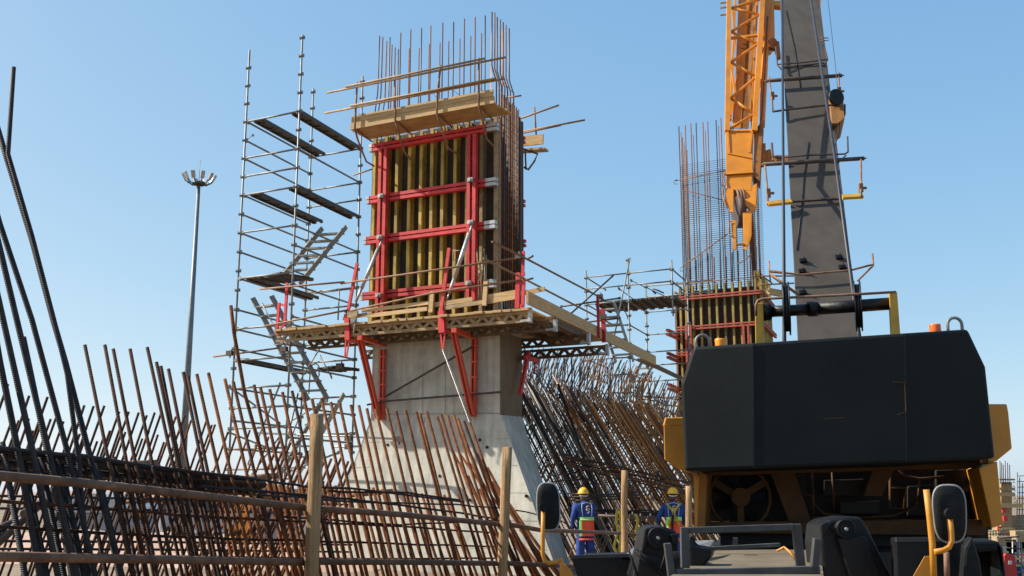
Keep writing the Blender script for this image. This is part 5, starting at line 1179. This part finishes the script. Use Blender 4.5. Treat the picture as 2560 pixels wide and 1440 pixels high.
# ------------------------------------------------------------------ behind the left-hand rebar: bus, sheds, cabin
def vbox(m, x0, x1, y0, y1, z0, z1): m.aabb((x0, y0, z0), (x1, y1, z1)); return m
bx0, bx1 = P(395, 1300, 30).x, P(655, 1300, 30).x; zt_b = P(500, 1248, 30).z
bus = thing('site_bus', 'pale grey site bus with dark windows half hidden behind the rebar', 'bus', ((bx0+bx1)/2, 31, 0))
m = MB(); vbox(m, bx0, bx1, 30, 32.3, .35, max(1.75, 1.9)); m.build('bus_body', 'grey_pale', bus, .08)
for k in range(4):
    xa = bx0+.12+k*(bx1-bx0-.1)/4; m = MB(); vbox(m, xa, xa+(bx1-bx0)/4-.14, 29.98, 30.02, 1.15, 1.62); m.build('window', 'glass_dark', bus)
for xx in (bx0+.5, bx1-.5):
    m = MB(); m.disc((xx, 30.05, .42), (0, 1, 0), .42, .3, 20); m.build('wheel', 'black', bus)
m = MB(); vbox(m, bx0+.02, bx1-.02, 29.96, 30.0, .62, .70); m.build('trim_strip', 'white', bus)
x0_, x1_ = P(120, 1300, 42).x, P(330, 1300, 42).x
sh_ = thing('tarpaulin_shed', 'low grey site shed with an arched roof seen through the left rebar', 'shed', ((x0_+x1_)/2, 43, 0))
m = MB(); vbox(m, x0_, x1_, 42, 46, 0, .95); m.build('shed_wall', 'grey_pale', sh_)
m = MB(); n = 10; arc = [V((x0_+(x1_-x0_)*(i/n), 41.9, .97+.75*math.sin(math.pi*i/n))) for i in range(n+1)]; m.prism(arc, V((0, 4.2, 0))); m.build('arched_roof', 'galv', sh_)
x0_, x1_ = P(700, 1300, 38).x, P(790, 1300, 38).x
cb_ = thing('site_cabin', 'small white site cabin with one dark window beside the wooden post', 'cabin', ((x0_+x1_)/2, 39, 0))
m = MB(); vbox(m, x0_, x1_, 38, 41, .15, 1.75); m.build('cabin_wall', 'white', cb_); m = MB(); vbox(m, x0_+.25, x1_-.35, 37.97, 38.03, .95, 1.5); m.build('window', 'glass_dark', cb_); m = MB(); vbox(m, x0_-.1, x1_+.1, 37.9, 41.1, 1.753, 1.85); m.build('cabin_roof', 'grey_pale', cb_)
ob_ = thing('barrier_board', 'bright orange board standing upright beyond the left rebar', 'barrier', P(602, 1400, 20))
m = MB(); pA, pB = P(596, 1262, 20), P(612, 1300, 20); m.aabb((pA.x-.0, 20, .9), (pB.x+.06, 20.06, pA.z)); m.build('board', 'beacon_o', ob_); m = MB(); m.aabb((pA.x+.02, 20.06, 0), (pA.x+.08, 20.1, pA.z)); m.build('stake', 'timber', ob_)
# earth banks
def bank(name, pts, mt, seed, label):
    rr_ = random.Random(seed); m = MB(); n = 26
    (xa, ya, xb, yb, h, wd) = pts; rows = []
    for i in range(n+1):
        t = i/n; x = xa+(xb-xa)*t; y = ya+(yb-ya)*t; hh = h*(math.sin(math.pi*min(1, max(0, t)))**.4)*rr_.uniform(.75, 1.1)
        rows.append([V((x, y-wd, -.1)), V((x, y-wd*.5, hh*.6*rr_.uniform(.8, 1.1))), V((x, y, hh)), V((x, y+wd*.6, hh*.5)), V((x, y+wd, -.1))])
    for r_ in rows: m.v += r_
    for i in range(n):
        for j in range(4): m.face([i*5+j, (i+1)*5+j, (i+1)*5+j+1, i*5+j+1], True)
    o = m.build(name, mt); o['kind'] = 'structure'; o['label'] = label
bank('earth_bank', (-22, 33, -3, 26, .75, 2.5), 'pink_earth', 3, 'low bank of pinkish earth behind the left rebar')
bank('far_hill', (-260, 420, -20, 520, 3.5, 40), 'pink_earth', 4, 'low dusty rise on the left horizon')

# ------------------------------------------------------------------ distant works at the right edge
fp = thing('distant_pier', 'distant pier with bands of planks and thin rebar at the right edge', 'bridge pier', P(2520, 1237, 85))
def D(x, y, o=0.): return P(x, y, 85+o)
def dq(x0, y0, x1, y1, nm, mt, d=1.5, o=0., par=fp): m = MB(); m.prism([D(x0, y1, o), D(x1, y1, o), D(x1, y0, o), D(x0, y0, o)], V((0, d, 0))); m.build(nm, mt, par)
dq(2503, 1205, 2530, 1330, 'shaft', 'old_timber', 3, .2)
for i, x in enumerate((2500, 2504, 2508, 2513, 2519, 2524)): m = MB(); m.tube([D(x, 1152+(i % 3)*5), D(x+1, 1210)], .035, 5); m.build('rebar', 'tube_dark', fp)
for (y, mt, w_) in ((1199, 'tube_rust', .12), (1222, 'girder', .2), (1236, 'plank', .3), (1264, 'plank', .3), (1326, 'plank', .35)): m = MB(); m.beam(D(2496, y, -.5), D(2534+(20 if y in (1264,) else 0), y, -.5), w_, .5, UP); m.build('plank_band', mt, fp)
for i in range(6): m = MB(); c = D(2532+i*.5, 1204+i*10); m.beam(c, c+V((.15, 0, -.1)), .06, .06, UP); m.build('beam_end', 'post_yellow', fp)
for (x, y) in ((2510, 1275), (2513, 1296), (2513, 1340), (2499, 1322)): m = MB(); m.box(D(x, y, -.6), (.15, 0, 0), (0, .1, 0), (0, 0, .2)); m.build('clamp', 'red', fp)
fs2 = thing('scaffold_tower', 'distant dense scaffold on the far right horizon', 'scaffold tower', P(2550, 1237, 88))
for i, x in enumerate((2500, 2516, 2530, 2543, 2549, 2556, 2563, 2575)): m = MB(); m.tube([P(x-3+2, 1440, 88), P(x, 1180+(i % 3)*14 if x > 2535 else 1330, 88)], .045, 5); m.build('standard', 'tube', fs2)
for k in range(18):
    y = 1190+k*14; m = MB(); m.tube([P(2543 if y < 1330 else 2498, y, 88), P(2580, y-1, 88)], .035, 5); m.build('ledger', 'tube', fs2)
for k in range(8): m = MB(); m.tube([P(2498+k*9, 1360+(k % 2)*20, 87.5), P(2510+k*9, 1335, 88)], .03, 5); m.build('brace', 'tube_rust', fs2)
for k in range(9): m = MB(); m.tube([P(2500+k*9, 1445, 84), P(2501+k*9, 1340+(k*7 % 20), 84)], .05, 5); m.build('standard', ('tube_rust', 'tube', 'tube_dark')[k % 3], fs2)
for k in range(9): m = MB(); m.tube([P(2496, 1352+k*9, 84), P(2580, 1351+k*9, 84)], .05, 5); m.build('ledger', ('tube', 'tube_rust')[k % 2], fs2)
m = MB(); m.aabb((P(2500, 1400, 90).x, 90, 0), (P(2640, 1400, 90).x, 92, P(2500, 1372, 90).z)); m.build('site_wall_panel', 'old_timber', fs2)
rf_ = random.Random(9)
for k in range(16):
    x = 2494+k*5.5; Y = rf_.choice([62, 70, 78]); m = MB(); m.tube([P(x, 1470, Y), P(x+rf_.uniform(-2, 2), 1335+rf_.uniform(0, 50), Y)], .045, 5); m.build('standard', rf_.choice(['tube', 'tube_rust', 'tube_dark', 'galv']), fs2)
for k in range(20):
    y = 1345+k*6; x0 = 2492+rf_.uniform(0, 30); Y = rf_.choice([62, 70, 78]); m = MB(); m.tube([P(x0, y, Y), P(x0+rf_.uniform(25, 60), y+rf_.uniform(-5, 5), Y)], .045, 5); m.build('ledger', rf_.choice(['tube', 'tube_rust', 'plank', 'red', 'tube_dark']), fs2)
for (x, y, w_, h_, mt) in ((2505, 1352, .5, .3, 'old_timber'), (2532, 1368, .6, .35, 'tube_rust'), (2518, 1378, .5, .4, 'concrete'), (2552, 1350, .5, .6, 'old_timber'), (2556, 1425, .6, .5, 'pink_earth')): m = MB(); m.box(P(x, y, 72), (w_, 0, 0), (0, .4, 0), (0, 0, h_)); m.build('stacked_material', mt, fs2)
fsL = thing('scaffolding', 'low distant scaffold frames seen just behind the crane skirt', 'scaffold', P(2480, 1237, 80))
for k in range(8): m = MB(); m.tube([P(2462+k*7, 1360, 80), P(2462+k*7, 1322+(k % 3)*3, 80)], .04, 5); m.build('standard', 'tube', fsL)
for y in (1328, 1336, 1345, 1352): m = MB(); m.tube([P(2458, y, 80), P(2515, y-2, 80)], .035, 5); m.build('ledger', 'tube_rust' if y != 1336 else 'tube', fsL)
rb_ = thing('red_board', 'upright red board with a small white plate beside the crane', 'board', P(2528, 1440, 14))
m = MB(); m.prism([P(2511, 1450, 14), P(2511, 1390, 14), P(2516, 1384, 14), P(2538, 1390, 14), P(2545, 1450, 14)], V((0, .06, 0))); m.build('board', 'red_sign', rb_); m = MB(); m.prism([P(2522, 1402, 13.99), P(2530, 1402, 13.99), P(2530, 1411, 13.99), P(2522, 1411, 13.99)], V((0, .005, 0))); m.build('plate', 'white', rb_)
m = MB(); m.aabb((P(2528, 1440, 14.1).x-.03, 14.07, 0), (P(2528, 1440, 14.1).x+.03, 14.12, .8)); m.build('stake', 'tube_dark', rb_)
dp = thing('person', 'distant worker with orange helmet and blue jacket at the bottom right corner', 'person', (P(2547, 1440, 70).x, 70, -6))
xx = P(2547, 1440, 70).x; hz = P(2547, 1396, 70).z; dz = hz-1.72
vs = [(V((xx, 70, .95+dz)), (.17, .12)), (V((xx, 70, 1.2+dz)), (.19, .13)), (V((xx, 70, 1.38+dz)), (.2, .12)), (V((xx, 70, 1.5+dz)), (.06, .06)), (V((xx-.1, 70, .5+dz)), (.09, .09)), (V((xx-.12, 70, .1+dz)), (.08, .1)), (V((xx+.1, 70, .5+dz)), (.09, .09)), (V((xx+.12, 70, .1+dz)), (.08, .1)),
      (V((xx-.24, 70, 1.36+dz)), (.07, .07)), (V((xx-.3, 69.9, 1.08+dz)), (.055, .055)), (V((xx-.2, 69.75, .95+dz)), (.04, .04)), (V((xx+.24, 70, 1.36+dz)), (.07, .07)), (V((xx+.3, 69.9, 1.08+dz)), (.055, .055)), (V((xx+.2, 69.75, .95+dz)), (.04, .04))]
skin_body('body', vs, [(0, 1), (1, 2), (2, 3), (0, 4), (4, 5), (0, 6), (6, 7), (2, 8), (8, 9), (9, 10), (2, 11), (11, 12), (12, 13)], 'blue', dp)
m = MB(); m.ball((xx, 70, 1.60+dz), .09, .10, .12); m.build('head', 'skin', dp); m = MB(); m.ball((xx, 70, 1.64+dz), .14, .15, .13, 16, 8, 0, .5); m.build('helmet', 'beacon_o', dp)
m = MB()
for k in range(4): m.box((xx-.16+k*.11, 69.84, 1.28+dz), (.035, 0, 0), (0, .01, 0), (0, 0, .06))
m.build('reflective_patches', 'hivis_g', dp)
# ------------------------------------------------------------------ ground, sky, sun, camera
def ground():
    m = bpy.data.materials.new('ground'); m.use_nodes = True
    nt = m.node_tree; N, L = nt.nodes, nt.links; b = N['Principled BSDF']; b.inputs['Roughness'].default_value = .95
    tc = N.new('ShaderNodeTexCoord')
    n1 = N.new('ShaderNodeTexNoise'); n1.inputs['Scale'].default_value = .25; n1.inputs['Detail'].default_value = 10; n1.inputs['Roughness'].default_value = .7
    L.new(tc.outputs['Object'], n1.inputs['Vector'])
    cr = N.new('ShaderNodeValToRGB'); e = cr.color_ramp.elements
    e[0].position = .35; e[0].color = (.13, .095, .065, 1); e[1].position = .65; e[1].color = (.25, .185, .125, 1)
    L.new(n1.outputs['Fac'], cr.inputs[0]); L.new(cr.outputs[0], b.inputs['Base Color'])
    bp = N.new('ShaderNodeBump'); bp.inputs['Strength'].default_value = .6; bp.inputs['Distance'].default_value = .1
    n2 = N.new('ShaderNodeTexNoise'); n2.inputs['Scale'].default_value = 4; n2.inputs['Detail'].default_value = 8
    L.new(tc.outputs['Object'], n2.inputs['Vector']); L.new(n2.outputs['Fac'], bp.inputs['Height']); L.new(bp.outputs[0], b.inputs['Normal'])
    return m
M['ground'] = ground()
me = bpy.data.meshes.new('ground'); R = 3000; n = 60; vs = []; fs_ = []
rr = random.Random(5)
xs = [-3000, -1200, -500, -250]+[-150+i*6 for i in range(51)]+[250, 500, 1200, 3000]
for y in xs:
    for x in xs:
        near = abs(x) < 151 and abs(y) < 151
        vs.append((x, y+60, -6.5 if (y+60 > 20 and x > 9.5 and x > .40*(y+60)) else (rr.uniform(-.10, .0) if near and (abs(x) > 12 or y+60 > 50) else -.02 if near else 0)))
k = len(xs)
for j in range(k-1):
    for i in range(k-1): fs_.append((j*k+i, j*k+i+1, (j+1)*k+i+1, (j+1)*k+i))
me.from_pydata(vs, [], fs_); me.update(); me.materials.append(M['ground'])
go = bpy.data.objects.new('ground', me); C.objects.link(go); go['kind'] = 'structure'
go['label'] = 'brown sandy ground of the building site'

sc = bpy.context.scene
w = bpy.data.worlds.new('World'); sc.world = w; w.use_nodes = True
nt = w.node_tree; bg = nt.nodes['Background']
sky = nt.nodes.new('ShaderNodeTexSky'); sky.sky_type = 'NISHITA'; sky.sun_disc = False
SD = V((-.75, .075, .65)).normalized()
sky.sun_elevation = math.asin(SD.z); sky.sun_rotation = math.atan2(SD.x, SD.y)
sky.air_density = .6; sky.dust_density = 1.0; sky.ozone_density = 3.0; sky.altitude = 0
# film response of the sky: one power curve per channel
sp = nt.nodes.new('ShaderNodeSeparateColor'); cb = nt.nodes.new('ShaderNodeCombineColor')
nt.links.new(sky.outputs[0], sp.inputs[0])
for i, (g_, k_) in enumerate(((.78, 1.76), (.51, 1.32), (.26, 1.09))):
    pw = nt.nodes.new('ShaderNodeMath'); pw.operation = 'POWER'; pw.inputs[1].default_value = g_
    mu = nt.nodes.new('ShaderNodeMath'); mu.operation = 'MULTIPLY'; mu.inputs[1].default_value = k_*10**(1-g_)
    nt.links.new(sp.outputs[i], pw.inputs[0]); nt.links.new(pw.outputs[0], mu.inputs[0]); nt.links.new(mu.outputs[0], cb.inputs[i])
EXPO = .72
nt.links.new(cb.outputs[0], bg.inputs[0]); bg.inputs[1].default_value = .1/2**EXPO
sl = bpy.data.lights.new('sun', 'SUN'); sl.energy = 5.0; sl.angle = math.radians(.53); sl.color = (1, .93, .82)
so = bpy.data.objects.new('sun', sl); C.objects.link(so); so.rotation_euler = SD.to_track_quat('Z', 'Y').to_euler()
cd = bpy.data.cameras.new('camera'); co = bpy.data.objects.new('camera', cd); C.objects.link(co)
cd.sensor_width = 36; cd.lens = 36*F/2560; cd.clip_end = 8000; cd.clip_start = .05
co.location = CAM; co.rotation_euler = (math.pi/2+PIT, 0, 0); sc.camera = co
sc.view_settings.view_transform = 'Standard'; sc.view_settings.look = 'None'; sc.view_settings.exposure = EXPO; sc.view_settings.gamma = 1
GROUPS = {'rebar_cage': 'rebar cages on the building site', 'scaffold_tower': 'scaffold towers beside the piers', 'wall_formwork': 'wall formwork on the piers', 'concrete_pier': 'bridge piers under construction',
          'timber_walkway': 'timber walkways on the formwork head', 'person': 'workers on the site'}
for ob in C.objects:
    if ob.parent is None and ob.name.split('.')[0] in GROUPS: ob['group'] = GROUPS[ob.name.split('.')[0]]
